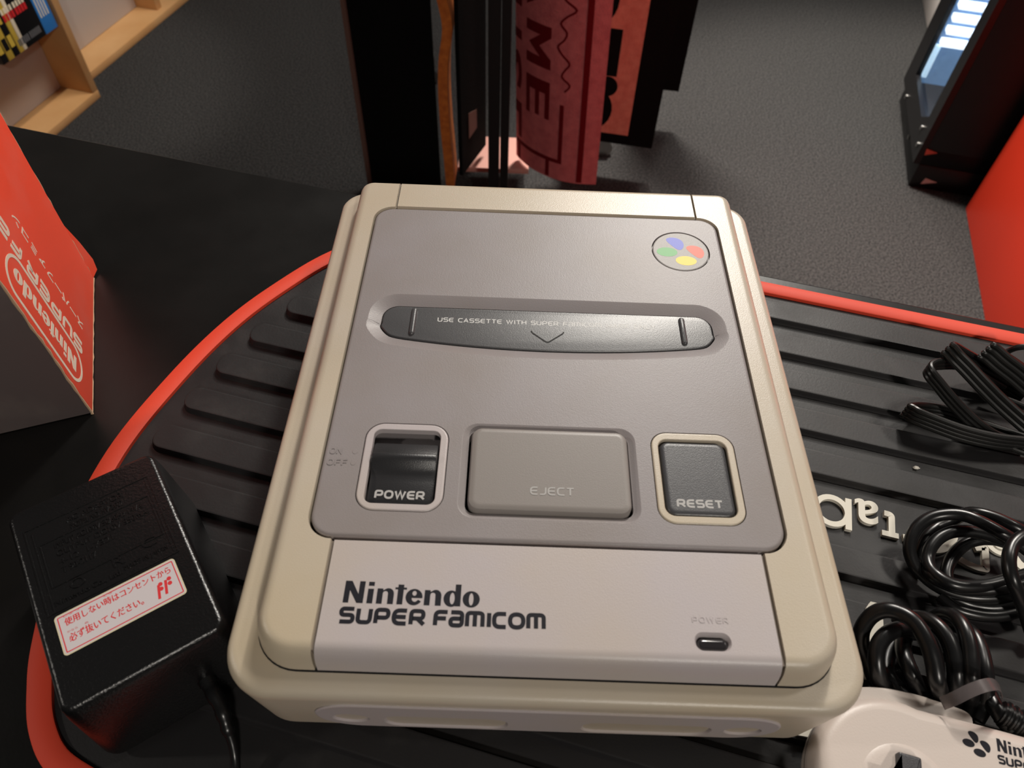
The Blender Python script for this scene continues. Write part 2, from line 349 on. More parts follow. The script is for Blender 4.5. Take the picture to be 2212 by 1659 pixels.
# raised rounded bars
in2 = np.array(inset(out, 9.2))
def left_limit(v):
    xs = []
    for i in range(len(in2)):
        a, b = in2[i], in2[(i + 1) % len(in2)]
        if (a[1] - v) * (b[1] - v) < 0: xs.append(a[0] + (b[0] - a[0]) * (v - a[1]) / (b[1] - a[1]))
    return min(xs)
def bar(u0, u1, v0, v1):
    mb.loft([[(x, y, z) for x, y in inset(rrect(u0, v0, u1, v1, 6.2, 7), tt)] for tt, z in ((-.9, 1.6), (-.2, 3.0), (0, 4.4), (.35, 4.9), (.9, 5.0), (1.1, 5.0))], False, True)
for k in range(-1, 12):
    v0 = 122.5 - 25 * k; v1 = v0 + 14
    if v1 > 141 or v0 < -180: continue
    ll = max(left_limit(v0), left_limit(v1)) + 8
    if k == 5: bar(ll, 60, v0, v1)
    else: bar(ll, 485, v0, v1)
mb.build('ribbed_sheet', M['rubber'], t)
# white raised lettering, read from the far side of the table
def mat_uv(u, v, z=.0035):
    P = at(u, v, z); return np.array([P @ U, P @ V]) * 1000
mb = MB(.001)
def glyph_at(s, px, size, bold=.0):
    c = mat_uv(*px); vs, fs = text_mesh(s, size=size, bold=bold, thick=1.9); a = np.array(vs); mid = (a.min(0) + a.max(0)) / 2
    mb.add([(c[0] - (x - mid[0]), c[1] - (y - mid[1]), 1.6 + z) for x, y, z in vs], fs)
c = mat_uv(1797, 1102)
E1 = ellipse(c[0], c[1], 8.6, 8.6, 30); E2 = ellipse(c[0], c[1], 5.9, 5.9, 30)
fill(mb, [E1, E2], 3.5)
for L_ in (E1, E2): mb.loft([[(x, y, 1.6) for x, y in L_], [(x, y, 3.5) for x, y in L_]], False, False)
stroke(mb, [(c[0] + 7.6, c[1] + 8.2), (c[0] + 7.6, c[1] - 8.0)], 2.9, 1.6, 3.53)
glyph_at('a', (1872, 1105), 26, .35)
p = [mat_uv(*q) for q in ((1912, 1108), (1926, 1112), (1927, 1150), (1926, 1158))]; stroke(mb, rounded(p, 3), 2.9, 1.6, 3.5)
p = [mat_uv(*q) for q in ((1907, 1150), (1940, 1158))]; stroke(mb, p, 2.7, 1.6, 3.5)
p = [mat_uv(*q) for q in ((1953, 1160), (1975, 1164))]; stroke(mb, p, 3.0, 1.6, 3.5)
p = [mat_uv(*q) for q in ((1988, 1165), (2003, 1140), (2030, 1130), (2058, 1150), (2052, 1172), (2030, 1185), (1996, 1182))]; stroke(mb, smooth(p, 6, True), 4.2, 1.6, 3.5, True)
p = [mat_uv(*q) for q in ((2075, 1208), (2092, 1218), (2112, 1226), (2131, 1230), (2128, 1182), (2108, 1183))]; stroke(mb, rounded(p, .6), 3.0, 1.6, 3.5)
c = mat_uv(2160, 1172); E1 = ellipse(c[0], c[1], 6.2, 6.2, 26); E2 = ellipse(c[0], c[1], 3.4, 3.4, 26); fill(mb, [E1], 2.9); fill(mb, [E2], 3.5)
mb.loft([[(x, y, 1.6) for x, y in E1], [(x, y, 2.9) for x, y in E1]], False, False); mb.loft([[(x, y, 2.9) for x, y in E2], [(x, y, 3.5) for x, y in E2]], False, False)
p = [mat_uv(*q) for q in ((2192, 1205), (2200, 1216), (2214, 1228))]; stroke(mb, p, 4, 1.6, 3.5)
mb.build('lettering', M['white'], t, label='white raised lettering')
def slabpoly(px, z1=6.4):
    mb = MB(.001)
    P = [tuple(mat_uv(a, b, .006)) for a, b in px]
    ar = sum(P[i][0] * P[(i + 1) % len(P)][1] - P[(i + 1) % len(P)][0] * P[i][1] for i in range(len(P)))
    if ar < 0: P = P[::-1]
    fill(mb, [P], z1); mb.loft([[(x, y, 1.6) for x, y in P], [(x, y, z1) for x, y in P]], False, False)
    mb.build('logo_stroke', M['white'], t, label='white raised logo stroke')
slabpoly([(1871, 1312), (1880, 1300), (1903, 1305), (1906, 1320), (1908, 1360), (1880, 1405), (1866, 1420), (1866, 1380)])
slabpoly([(1838, 1428), (1868, 1432), (1890, 1448), (1912, 1462), (1903, 1474), (1840, 1460)])
slabpoly([(1720, 1588), (1770, 1566), (1782, 1572), (1775, 1600), (1764, 1596)])

# ================================================================== GAME CONSOLE (millimetres, base on the bars)
T = 71.0
con = thing('game_console', 'grey and cream game console with dark cartridge flap on the ribbed mat', 'game console', (0, 0, .005))
body = rrect(-104.7, -136.5, 104.7, 117, (13, 20, 20, 13), 14)
mb = MB(.001)
prof = [(19, 0.2), (18, 1.0), (11, 7), (6.2, 12), (3.6, 16), (2.3, 19), (2.0, 20), (0, T - 17.2), (.05, T - 15.4), (.5, T - 13.6), (1.5, T - 12.5), (2.7, T - 12.05), (3.4, T - 12), (3.8, T - 12)]
def body_ring(t): return rrect(-104.7 + t, -136.5 + t, 104.7 - t, 117 - t, (max(13 - t, 3), 16.5 - .3 * t, 16.5 - .3 * t, max(13 - t, 3)), 14)
mb.loft([[(x, y, z) for x, y in body_ring(tt)] for tt, z in prof]); mb.build('lower_case', M['cream'], con)
mb = MB(.001); SO = rrect(-94.8, -128.6, 94.8, 112.6, (8, 15, 15, 8), 10); mb.loft([[(x, y, z) for x, y in inset(SO, tt)] for tt, z in ((1.6, T - 12.1), (-.45, T - 12.1), (-.45, T - 11.96), (1.6, T - 11.96))], False, False); mb.build('seam_shade', M['black'], con)  # flat black ring on the flange, painting in the shade of the seam
mb = MB(.001); I = rrect(-91, -125, 91, 109, 8, 4); mb.loft([[(x, y, z) for x, y in I] for z in (T - 12.5, T - 9.5)]); mb.build('inner_chassis', M['black'], con)
TOPP = [(1.0, T - 12), (1.0, T - 11.45), (0, T - 11.3), (.5, T - 7), (1.0, T - 4.6), (1.7, T - 2.7), (2.7, T - 1.2), (3.9, T - .35), (5.0, T - .05), (5.6, T), (6.2, T)]
GX = 73.8
def side_piece(sg):
    oy0, oy1, ox = -128.6, 112.6, 94.8; r0, r1 = 15, 8; px, py0, py1, pr = 83.2, -88.0, 89.8, 9
    pts = [(-GX, oy1)] + arc(-ox + r1, oy1 - r1, r1, 90, 180, 10) + arc(-ox + r0, oy0 + r0, r0, 180, 270, 12) + [(-GX, oy0), (-GX, py0)] + arc(-px + pr, py0 + pr, pr, 270, 180, 10)[1:] + arc(-px + pr, py1 - pr, pr, 180, 90, 10)[:-1] + [(-GX, py1)]
    n = len(pts); no = 1 + 10 + 12 + 1
    ed = [1.0] * (no - 1) + [.05] * (n - no + 1)
    if sg > 0: pts = [(-x, y) for x, y in pts][::-1]; ed = ed[:-1][::-1] + [ed[-1]]
    mb = MB(.001); slab(mb, pts, TOPP, ed); return mb
for sg in (-1, 1): side_piece(sg).build('side_cover', M['cream'], con)
mb = MB(.001); P = [(-73.3, 90.2), (73.3, 90.2), (73.3, 112.6), (-73.3, 112.6)]; slab(mb, P, TOPP, [.06, .05, 1, .05]); mb.build('rear_cover', M['cream'], con)
# front cover with the lamp opening
P = [(-73.0, -128.6), (73.0, -128.6), (73.0, -88.4), (-73.0, -88.4)]
led = rrect(46.0, -122.3, 57.8, -116.2, 3.0, 8)
mb = MB(.001); slab(mb, P, TOPP, [1, .05, .06, .05], [(led, [(.25, T - .3), (1.0, T - 2.2), (1.1, T - 4)], True)]); fr = mb.build('front_cover', M['pale'], con)
mb = MB(.001); L_ = rrect(47.0, -121.8, 57.2, -117.6, 2.0, 8); mb.loft([[(x, y, z) for x, y in inset(L_, tt)] for tt, z in ((0, T - 4), (0, T - 2.0), (.4, T - 1.3), (1.2, T - .9), (1.3, T - .9))]); mb.build('power_lamp', M['lens'], con)
mb = MB(.001); techno(mb, 'POWER', 46.2, 57.8, -113.3, 2.1, .36, T - .1, T + .14); mb.build('lettering', M['pale'], fr, label='embossed POWER')
nintendo(-66.4, -22.3, -110.6, -103.2, T - .05, T + .04).build('wordmark', M['ink'], fr, label='heavy dark printed wordmark')
mb = MB(.001); techno(mb, 'SUPER', -66.2, -39.5, -117.5, 5.6, 1.38, T - .05, T + .04, .36); techno(mb, 'FamIcom', -36.1, -1.2, -117.5, 5.6, 1.38, T - .05, T + .04, .34); mb.build('wordmark', M['ink'], fr, label='dark printed lettering below the wordmark')
for x in (-73.45, 73.45):
    mb = MB(.001); mb.box((x - .9, -125.6, T - 9.4), (x + .9, -88.6, T - 1.3)); mb.build('groove_liner', M['groove'], con)
    mb = MB(.001); mb.box((x - .9, 90.4, T - 9.4), (x + .9, 109.4, T - 1.3)); mb.build('groove_liner', M['groove'], con)
# ---- grey lid
LIDP = [(0, T - 6), (0, T - 1.0), (.25, T - .45), (.7, T - .1), (1.1, T), (1.5, T)]
lid = rrect(-82.6, -87.2, 82.6, 89.0, 8.6, 10)
def flap_outline(g=0.0):                      # straight rear edge, bowed front edge
    x0, x1, yt = -70.5 - g, 71.3 + g, 24.0 + g; r = 6.5 + g * .8
    bow = [(x, 1.4 - g + 5.6 * ((x - .4) / 71) ** 2 * (1 if abs(x) < 62 else 1)) for x in np.linspace(-60, 61, 17)]
    yl = bow[0][1]
    left = [(x0, yt - r)] ; 
    pts = bow + smooth([bow[-1], (67.5 + g * .6, yl + 1.6 - g * .15), (x1, yl + 6), (x1, yl + 8)], 5)[1:-1] + arc(x1 - r, yt - r, r, 0, 90, 8) + arc(x0 + r, yt - r, r, 90, 180, 8) + smooth([(x0, yl + 8), (x0, yl + 6), (-66.5 - g * .6, yl + 1.6 - g * .15), bow[0]], 5)[1:-1]
    return pts
f4 = flap_outline(0); fo, f1, f2, f3 = [inset(f4, -g) for g in (6.0, 5.4, 1.0, .55)]; f5 = flap_outline(-.3); f6 = flap_outline(-.7)
pw = rrect(-68.6, -77.2, -37.0, -39.4, 7.2, 9); ejr = rrect(-32.2, -78.6, 33.2, -38.2, 6.0, 8); rs = rrect(38.8, -78.4, 70.6, -39.2, 6.6, 9); ds = ellipse(63.2, 65.0, 13.7, 13.7, 48)
mb = MB(.001)
slab(mb, lid, LIDP, None, [(fo, [(f1, T - .15), (f2, T - 1.9), (f3, T - 2.1), (f3, T - 7)], True), (pw, [(.05, T - 9)], True), (rs, [(.05, T - 3)], True), (ds, [(.05, T - 1.5)], True),
                           (ejr, [(.4, T - .12), (2.0, T - 1.5), (2.6, T - 1.7), (2.6, T - 6)], True)])
lidm = mb.build('lid', M['lid'], con)
mb = MB(.001); mb.loft([[(x, y, T - 7) for x, y in f4], [(x, y, T - 1.9) for x, y in f4], [(x, y, T - 1.55) for x, y in f5], [(x, y, T - 1.5) for x, y in f6]], False, True)
flap = mb.build('cartridge_flap', M['flap'], con)
zf = T - 1.5
for x in (-57.3, 58.6):
    mb = MB(.001); mb.loft([[(a, b, z) for a, b in inset(rrect(x - 1.25, 7.3, x + 1.25, 22.6, 1.2, 6), tt)] for tt, z in ((-.1, zf - .2), (0, zf + .5), (.4, zf + 1.0), (.9, zf + 1.15))], False, True); mb.build('grip_rib', M['flap'], flap)
mb = MB(.001); stroke(mb, rounded([(-6.6, 12.1), (-6.3, 11.2), (.3, 5.6), (6.9, 11.2), (7.2, 12.1)], 1.4), .55, zf - .1, zf + .12); mb.build('arrow', M['black'], flap, label='dark arrow line')
mb = MB(.001)
wds = ['USE', 'CASSETTE', 'WITH', 'SUPER', 'FamIcom', 'MARK', 'ONLY']
techno(mb, ' '.join(wds), -46.8, 46.9, 15.6, 2.5, .42, zf - .05, zf + .03, .32); mb.build('lettering', M['flapink'], flap, label='grey printed lettering')
mb = MB(.001); techno(mb, 'ON', -83 + 2.6, -76.2, -54.3, 2.8, .5, T - .1, T + .2); techno(mb, 'OFF', -80.6, -73.6, -59.2, 2.8, .5, T - .1, T + .2)
for y in (-53.0, -57.9):
    D_ = ellipse(-71.3, y, 1.15, 1.15, 16); mb.loft([[(a, b, T - .1) for a, b in D_], [(a, b, T + .12) for a, b in inset(D_, .2)]])
mb.build('lettering', M['lid'], lidm, label='embossed ON and OFF')
# emblem disc
mb = MB(.001); D_ = ellipse(63.2, 65.0, 13.15, 13.15, 48); mb.loft([[(x, y, z) for x, y in inset(D_, tt)] for tt, z in ((0, T - 1.6), (0, T - .15), (.3, T), (.6, T))], False, True); de = mb.build('emblem_disc', M['disc'], con)
L4 = [MB(.001) for _ in range(4)]; emblem(L4, 63.3, 64.6, 13.2, T - .03, T + .03)
for q, cnm in zip(L4, ('blue', 'green', 'red', 'yellow')): q.build('colour_oval', M[cnm], de, label=cnm + ' oval')
# power switch
mb = MB(.001); fo_ = inset(pw, .35); hole = rrect(-65.6, -74.4, -40.0, -42.4, 3.2, 8)
slab(mb, fo_, [(0, T - 3), (0, T - .1), (.3, T + .2), (.6, T + .25)], None, [(hole, [(.2, T + .1), (.3, T - 2.2)], False)], False); mb.build('power_frame', M['pale'], con)
mb = MB(.001); mb.box((-67.5, -76, T - 8.5), (-38, -41, T - 6.5)); mb.build('switch_well', M['black'], con)
mb = MB(.001); PR = [(-47.5, -6.4), (-47.6, -1.9), (-48.2, -1.3), (-53.0, .2), (-53.5, .9), (-54.0, 1.9), (-55.0, 2.4), (-56.3, 2.2), (-57.4, 1.2), (-59.0, -.4), (-61, -1.4), (-64, -1.9), (-73.0, -2.1), (-73.9, -2.6), (-73.9, -6.4)]
xs = [(-64.9, .8), (-64.6, .25), (-64.0, 0), (-41.6, 0), (-41.0, .25), (-40.7, .8)]
mb.loft([[(x, y + (.3 * d if y > -60 else -.3 * d) * 0, T + z - (d if z > -6 else 0)) for y, z in PR] for x, d in xs]); sw = mb.build('power_switch', M['switch'], con)
mb = MB(.001); techno(mb, 'POWER', -61.7, -44.2, -71.2, 3.5, .75, T - 2.3, T - 1.82, .34); mb.build('lettering', M['greyink'], sw, label='grey printed POWER')
# eject button: convex bar standing above the lid
mb = MB(.001); eo = rrect(-28.6, -75.8, 29.8, -41.2, 4.2, 9)
ejz = lambda y: 1.2 + 1.1 * (y + 76) / 35
mb.loft([[(x, y, z + (ejz(y) if z > T - 3 else 0)) for x, y in inset(eo, tt)] for tt, z in ((0, T - 6), (0, T - 1.4), (.5, T - .5), (1.4, T - .1), (2.2, T), (2.6, T))], False, True)
ej = mb.build('eject_button', M['eject'], con)
mb = MB(.001); vs = MB(.001); techno(vs, 'EJECT', -6.2, 9.2, -69.4, 3.3, .55, 0, .06, .34)
mb.v = [(x, y, T + ejz(y) + .05 + z) for x, y, z in vs.v]; mb.f = vs.f; mb.mi = vs.mi; mb.build('lettering', M['greyink'], ej, label='grey printed EJECT')
# reset button
mb = MB(.001); fo_ = inset(rs, .35); hole = rrect(41.3, -75.4, 67.9, -42.3, 4.0, 8)
slab(mb, fo_, [(0, T - 3), (0, T - .1), (.3, T + .2), (.6, T + .25)], None, [(hole, [(.3, T + .05), (.45, T - 6)], True)], False); mb.build('reset_frame', M['cream'], con)
mb = MB(.001); ro = rrect(42.3, -74.6, 67.0, -43.2, 3.4, 8); mb.loft([[(x, y, z) for x, y in inset(ro, tt)] for tt, z in ((0, T - 5), (0, T - 1.2), (.4, T - .55), (1.1, T - .2), (1.8, T - .1), (2.2, T - .1))], False, True); rb = mb.build('reset_button', M['dark'], con)
mb = MB(.001); techno(mb, 'RESET', 46.4, 62.4, -71.5, 3.4, .78, T - .15, T - .04, .34); mb.build('lettering', M['greyink'], rb, label='grey printed RESET')
# controller socket plate on the sloping front face
s0 = np.array([0, -136.5 + 2.0, 20.0]); s1 = np.array([0, -136.5, T - 17.2]); up = (s1 - s0) / np.linalg.norm(s1 - s0); nn_ = np.array([0, -up[2], up[1]])
def onface(vs): return [tuple(np.array([x, 0, 0]) + s0 + up * y + nn_ * z) for x, y, z in vs]
hL = rrect(-54, 2.6, -11.5, 18.6, 6.5, 8); hR = rrect(13.6, 2.6, 58.2, 18.6, 6.5, 8); dL = ellipse(-65, 13.0, 6.4, 6.4, 24); dR = ellipse(68.6, 13.0, 6.4, 6.4, 24)
tmp = MB(.001); slab(tmp, rrect(-76.5, .2, 80, 31.6, 15, 14), [(0, -1), (0, .35), (.3, .6), (.8, .7)], None,
    [(hL, [(.5, .4), (4.2, -4.5), (4.6, -9)], True), (hR, [(.5, .4), (4.2, -4.5), (4.6, -9)], True), (dL, [(.5, .2), (1.6, -1.0), (2.6, -1.2)], True), (dR, [(.5, .2), (1.6, -1.0), (2.6, -1.2)], True)])
mb = MB(.001); mb.v = onface(tmp.v); mb.f = tmp.f; mb.mi = tmp.mi; pl = mb.build('socket_plate', M['pale'], con)
for x0 in (-54, 14.5):
    tmp = MB(.001)
    for k in range(7): tmp.box((x0 + 6 + k * 5.0 - 1.1, 9.5, -8.9), (x0 + 6 + k * 5.0 + 1.1, 12.2, -5))
    mb = MB(.001); mb.v = onface(tmp.v); mb.f = tmp.f; mb.mi = tmp.mi; tmp = MB(.001); tmp.box((x0 + 2, 6, -8.95), (x0 + 40, 15.5, -7.5)); mb.add(onface(tmp.v), tmp.f); mb.build('socket_pins', M['black'], pl)
for s, x in (('1', -65), ('2', 68.6)):
    vs, fs = fit_text(s, x - (1.0 if s == '1' else 2.0), x + (1.0 if s == '1' else 2.0), 10.5, 16.5, thick=.4)
    mb = MB(.001); mb.add(onface([(a, b, c - 1.2) for a, b, c in vs]), fs); mb.build('numeral', M['pale'], pl, label='raised numeral ' + s)

# ================================================================== MAINS ADAPTER
AA = math.radians(35)
ad = thing('mains_adapter', 'black mains adapter block with a red and white Japanese sticker', 'power adapter', (-.1585, -.090, .005), AA)
mb = MB(.001); bo = rrect(-31, -47, 31, 46, 7.5, 8)
mb.loft([[(x, y, z) for x, y in inset(bo, tt)] for tt, z in ((1.2, 0), (.2, 1), (0, 3), (2.4, 36), (3.0, 41), (3.4, 43.4), (4.1, 44.5), (5.0, 45), (5.5, 45))]); ab = mb.build('casing', M['adapter'], ad)
mb = MB(.001)
def frame_line(x0, y0, x1, y1, wd=.5, z0=44.9, z1=45.3): stroke(mb, [(x0, y0), (x1, y0), (x1, y1), (x0, y1)], wd, z0, z1, True)
frame_line(-23.2, -7.0, 22.6, 31.5, .5); frame_line(-19.5, 3.0, 20.2, 22.5, .4); stroke(mb, [(-21, -7), (-21, 29)], .35, 44.9, 45.25); stroke(mb, [(21.2, -6), (21.2, 31)], .35, 44.9, 45.25)
for i, (s, x0, x1, y) in enumerate([('AC ADAPTOR', -9, 12, 27.2), ('MODEL NO. HVC-002', -8, 11, 23.6), ('INPUT AC100V 50/60Hz 14VA', -15, 17, 18.4), ('OUTPUT DC10V 850mA', -15, 18, 14.6), ('4-12  1-7321', -15, 4, 10.8), ('T 90-2117', -15, -3, 7.0), ('O', -14, -9, -1.5), ('R', 1, 5, -1.0), ('C', 12, 17, 0.4), ('MADE IN JAPAN', 4, 20, -4.6), ('Nintendo Co., Ltd.', -20, 3, -5.2)]):
    vs, fs = fit_text(s, x0, x1, y, y + (2.5 if len(s) > 1 else 4), thick=.35); mb.add([(a, b, 44.95 + c) for a, b, c in vs], fs)
mb.build('embossing', M['adapter'], ab, label='embossed frame and small print')
st = rrect(-21.8, -24.6, 20.2, -8.6, 1.3, 5)
mb = MB(.001); slab(mb, st, [(0, 44.95), (0, 45.10)]); sk = mb.build('sticker', M['foil'], ad, label='white sticker with red Japanese print')
mb = MB(.001); slab(mb, inset(st, .45), [(0, 45.0), (0, 45.14)]); mb.build('sticker_face', M['sticker'], sk)
mb = MB(.001); stroke(mb, inset(st, 1.1), .35, 45.1, 45.18, True)
for s, x0, x1, y0, y1 in (('使用しない時はコンセントから', -19.0, 17.6, -14.0, -11.0), ('必ず抜いてください。', -19.0, 6.0, -20.6, -17.4)):
    vs, fs = fit_text(s, x0, x1, y0, y1)
    for q in (0, 1): mb.add([(a + .13 * q, b + .05 * q, 45.17 + .012 * q) for a, b, c in vs], fs)
for s, x0, x1, y0 in (('しよう', -18.8, -13.6, -10.4), ('とき', -5.2, -2.2, -10.4), ('かなら', -19, -15.6, -16.8), ('ぬ', -13.2, -12.0, -16.8)):
    vs, fs = fit_text(s, x0, x1, y0, y0 + .8); mb.add([(a, b, 45.17) for a, b, c in vs], fs)
for dx in (0, 2.7):
    stroke(mb, [(11.2 + dx, -21.6 + .2 * dx), (12.3 + dx, -16.4 + .2 * dx)], .95, 45.1, 45.18)
    for q, (a, b) in enumerate(((13.2, -16.3), (13.0, -18.2))):
        if dx: a += .55
        E_ = ellipse(a + dx - .2, b + .2 * dx, .8, .8, 14); mb.loft([[(x, y, z) for x, y in E_] for z in (45.1, 45.18)])
mb.build('sticker_print', M['stickred'], sk)
# cord leaves the front end of the block and runs towards the viewer
inv = Matrix.Rotation(-AA, 4, 'Z')
def adl(P): q = inv @ (Vector(P) - Vector((-.1585, -.090, .005))); return tuple(q * 1000)
cp = [adl(at(452, 1478, .022)), adl(at(478, 1530, .020)), adl(at(492, 1575, .016)), adl(at(502, 1605, .0125)), adl(at(508, 1640, .009)), adl(at(508, 1680, .0075)), adl(at(500, 1760, .0075))]
cpp = smooth(cp, 8); n1 = int(len(cpp) * .42)
mb = MB(.001); mb.tube(cpp[n1 - 3:], 1.75, 12); mb.build('cord', M['cable'], ad)
mb = MB(.001); mb.tube(cpp[:n1], [2.9 - 1.0 * i / n1 + (.35 if (i // 3) % 2 else 0) for i in range(n1)], 14)
mb.tube([adl(at(435, 1440, .024)), cpp[0]], 3.4, 14); mb.build('strain_relief', M['cable'], ad)

# ================================================================== PRODUCT BOX
BA = math.radians(110.2856)
bx = thing('product_box', 'worn red and dark grey console box standing at the left edge of the table', 'box', (-.22392, .01277, 0), BA)
# local x = along the red side (near -> far), local y = to the left, z up; the red side is the plane y = 0
Wb, Lb, Hb = 103.9, 330.0, 235.0
mb = MB(.001); mb.box((0.8, .8, .3), (Wb - .8, Lb, Hb), .6); mb.build('carton', M['boxdark'], bx)
mb = MB(.001); mb.box((.9, 0.2, 1.2), (Wb - 1.2, 1.2, Hb - 1), .3); rp_ = mb.build('red_side', M['boxred'], bx, label='red printed side panel')
def onred(vs): return [(y_, .2 - z, x_) for x_, y_, z in vs]     # reading direction = up the box, letter tops toward the near edge
def redtext(mb, vs, fs): mb.add([(-0 + b, .2 - c, a) for a, b, c in vs], fs)
mb = MB(.001)
pill = rrect(14.5, -26.6, 89, -5.2, 10.6, 12)   # in (height, -along) so that text tops face the near edge
def put(vs, fs): mb.add([(-b, .2 - c, a) for a, b, c in vs], fs)
tp = MB(); stroke(tp, pill, 1.7, 0, .12, True); put(tp.v, tp.f)
nm = nintendo(21, 83, -20.2, -10.8, 0, .12); put(nm.v, nm.f)
tp = MB(); techno(tp, 'SUPER', 15.5, 73, -36.6, 8.6, 2.1, 0, .12, .36); techno(tp, 'FamIcom', 79, 158, -36.6, 8.6, 2.1, 0, .12, .36); put(tp.v, tp.f)
vs, fs = fit_text('スーパーファミコン', 14, 89, -51.5, -45.8, thick=.1, bold=.02); put(vs, fs)
mb.build('printing', M['boxink'], rp_, label='white printed lettering')
mb = MB(.001); pts = []
for (a, b, c, d) in (((.6, .6), 0, 235, .55), ((Wb - .9, .8), 0, 235, .5)):
    tube = [(a[0] + rng.normal(0, .12), a[1] + rng.normal(0, .12), z) for z in np.linspace(b, c, 60)]
    mb.tube(tube, [d * (0.6 + .7 * rng.random()) for _ in tube], 6)
mb.tube([(x, .7 + rng.normal(0, .1), .7) for x in np.linspace(0, Wb - 1, 30)], .6, 6)
mb.build('worn_edge', M['card'], bx, label='worn pale cardboard edges')
mb = MB(.001); q = [(Wb - 1, .4, 1), (Wb + 4.5, -2.0, 2), (Wb + 5.6, -2.4, 9), (Wb + 3.2, -1.2, 24), (Wb - 1, .4, 40)]
mb.loft([[(x, y, z) for x, y, z in q], [(x + .3, y + 1.0, z) for x, y, z in q]]); mb.build('torn_flap', M['boxred'], bx, label='torn corner flap')

# ================================================================== CONTROLLER (lies along the table direction)
pc = thing('game_controller', 'pale grey game controller at the lower right corner, in front of cables', 'controller', tuple(uv(.157, -.1145, .005)), RZ)
def lobes(g):                                 # dog-bone outline grown by g
    R_, D = 30.5 + g, 80.0; pts = []
    pts += arc(0, 0, R_, 75, 285, 30)
    pts += smooth([(R_ * math.cos(math.radians(285)), R_ * math.sin(math.radians(285))), (18, -27.6 - g), (26, -25.2 - g), (40, -24.6 - g), (54, -25.2 - g), (62, -27.6 - g), (D - R_ * math.cos(math.radians(285)), R_ * math.sin(math.radians(285)))], 5)[1:-1]
    pts += arc(D, 0, R_, -105, 105, 30)
    pts += smooth([(D + R_ * math.cos(math.radians(105)), R_ * math.sin(math.radians(105))), (60, 30.0 + g), (40, 30.2 + g), (20, 30.0 + g), (R_ * math.cos(math.radians(75)), R_ * math.sin(math.radians(75)))], 5)[1:-1]
    return pts
mb = MB(.001)
mb.loft([[(x, y, z) for x, y in lobes(g)] for g, z in ((-7, 2), (-3, 3.5), (-.8, 6.5), (0, 10), (0, 12.5))], True, False)
mb.build('back_shell', M['padshade'], pc)
mb = MB(.001); mb.loft([[(x, y, z) for x, y in lobes(g)] for g, z in ((-.2, 12.6), (0, 13), (-.2, 16), (-.9, 18.4), (-2.2, 20.3), (-3.8, 21.3), (-5.4, 21.6), (-5.8, 21.6))], False, True); fs_ = mb.build('front_shell', M['pad'], pc)
dcx, dcy = 1.5, -2.0
mb = MB(.001); ring = ellipse(dcx, dcy, 15.6, 15.6, 40); mb.loft([[(x, y, z) for x, y in inset(ring, tt)] for tt, z in ((-.4, 21.5), (.3, 21.85), (2.2, 22.1), (2.6, 22.1))], False, True); mb.build('pad_disc', M['pad'], pc)
cr = [(-4, -12), (4, -12), (4, -4), (12, -4), (12, 4), (4, 4), (4, 12), (-4, 12), (-4, 4), (-12, 4), (-12, -4), (-4, -4)]
cr = rounded([(x + dcx, y + dcy) for x, y in cr], 1.0, True, 4)
mb = MB(.001); mb.loft([[(x, y, z) for x, y in inset(cr, tt)] for tt, z in ((0, 21.6), (0, 24), (.4, 24.8), (.9, 25), (1.1, 25))], False, True); mb.build('direction_pad', M['dark'], pc)
for nx, ny, cn in ((71.5, 0, 'green'), (80, 8.5, 'blue'), (88.5, 0, 'red'), (80, -8.5, 'yellow')):
    mb = MB(.001); e = ellipse(nx, ny, 5.2, 5.2, 28); mb.loft([[(x, y, z) for x, y in inset(e, tt)] for tt, z in ((0, 21.5), (0, 24), (.6, 24.8), (1.6, 25.2))], False, True); mb.build('face_button', M[cn], pc, label=cn + ' button')
for x in (34, 45):
    tp = MB(.001); q = [(a + x, b - 6) for a, b in ellipse(0, 0, 4.6, 2.0, 20, .7)]; tp.loft([[(a, b, z) for a, b in q] for z in (21.5, 23.0)]); tp.build('menu_button', M['dark'], pc)
for sg, x0 in ((1, 0), (-1, 80)):
    tp = MB(.001)
    path = [(-15.5, 28.0), (-12, 31.8), (-3, 34.6), (8, 35.6), (18, 35.4), (27, 34.6), (29.5, 32.6)]
    path = smooth([(x0 + sg * a, b) for a, b in path], 6); nrm = len(path)
    rings = [[(a, b - 6, 5), (a, b + .2, 6), (a, b + .9, 8), (a, b + .9, 13), (a, b + .2, 14.2), (a, b - 7, 14.6)] for a, b in path]
    tp.loft(rings); tp.build('shoulder_button', M['padshade'], pc)
L4 = [MB(.001)] * 4
emblem(L4, 26.2, 20.8, 5.6, 21.55, 21.66); L4[0].build('emblem', M['ink'], fs_, label='dark four-oval emblem')
nintendo(33.2, 55.5, 20.6, 25.0, 21.55, 21.66).build('wordmark', M['ink'], fs_, label='heavy dark printed wordmark')
mb = MB(.001); techno(mb, 'SUPER', 33.2, 46.5, 16.4, 3.1, .7, 21.55, 21.66, .36); techno(mb, 'FamIcom', 48.4, 66, 16.4, 3.1, .7, 21.55, 21.66, .34); mb.build('wordmark', M['ink'], fs_, label='dark printed lettering below the wordmark')
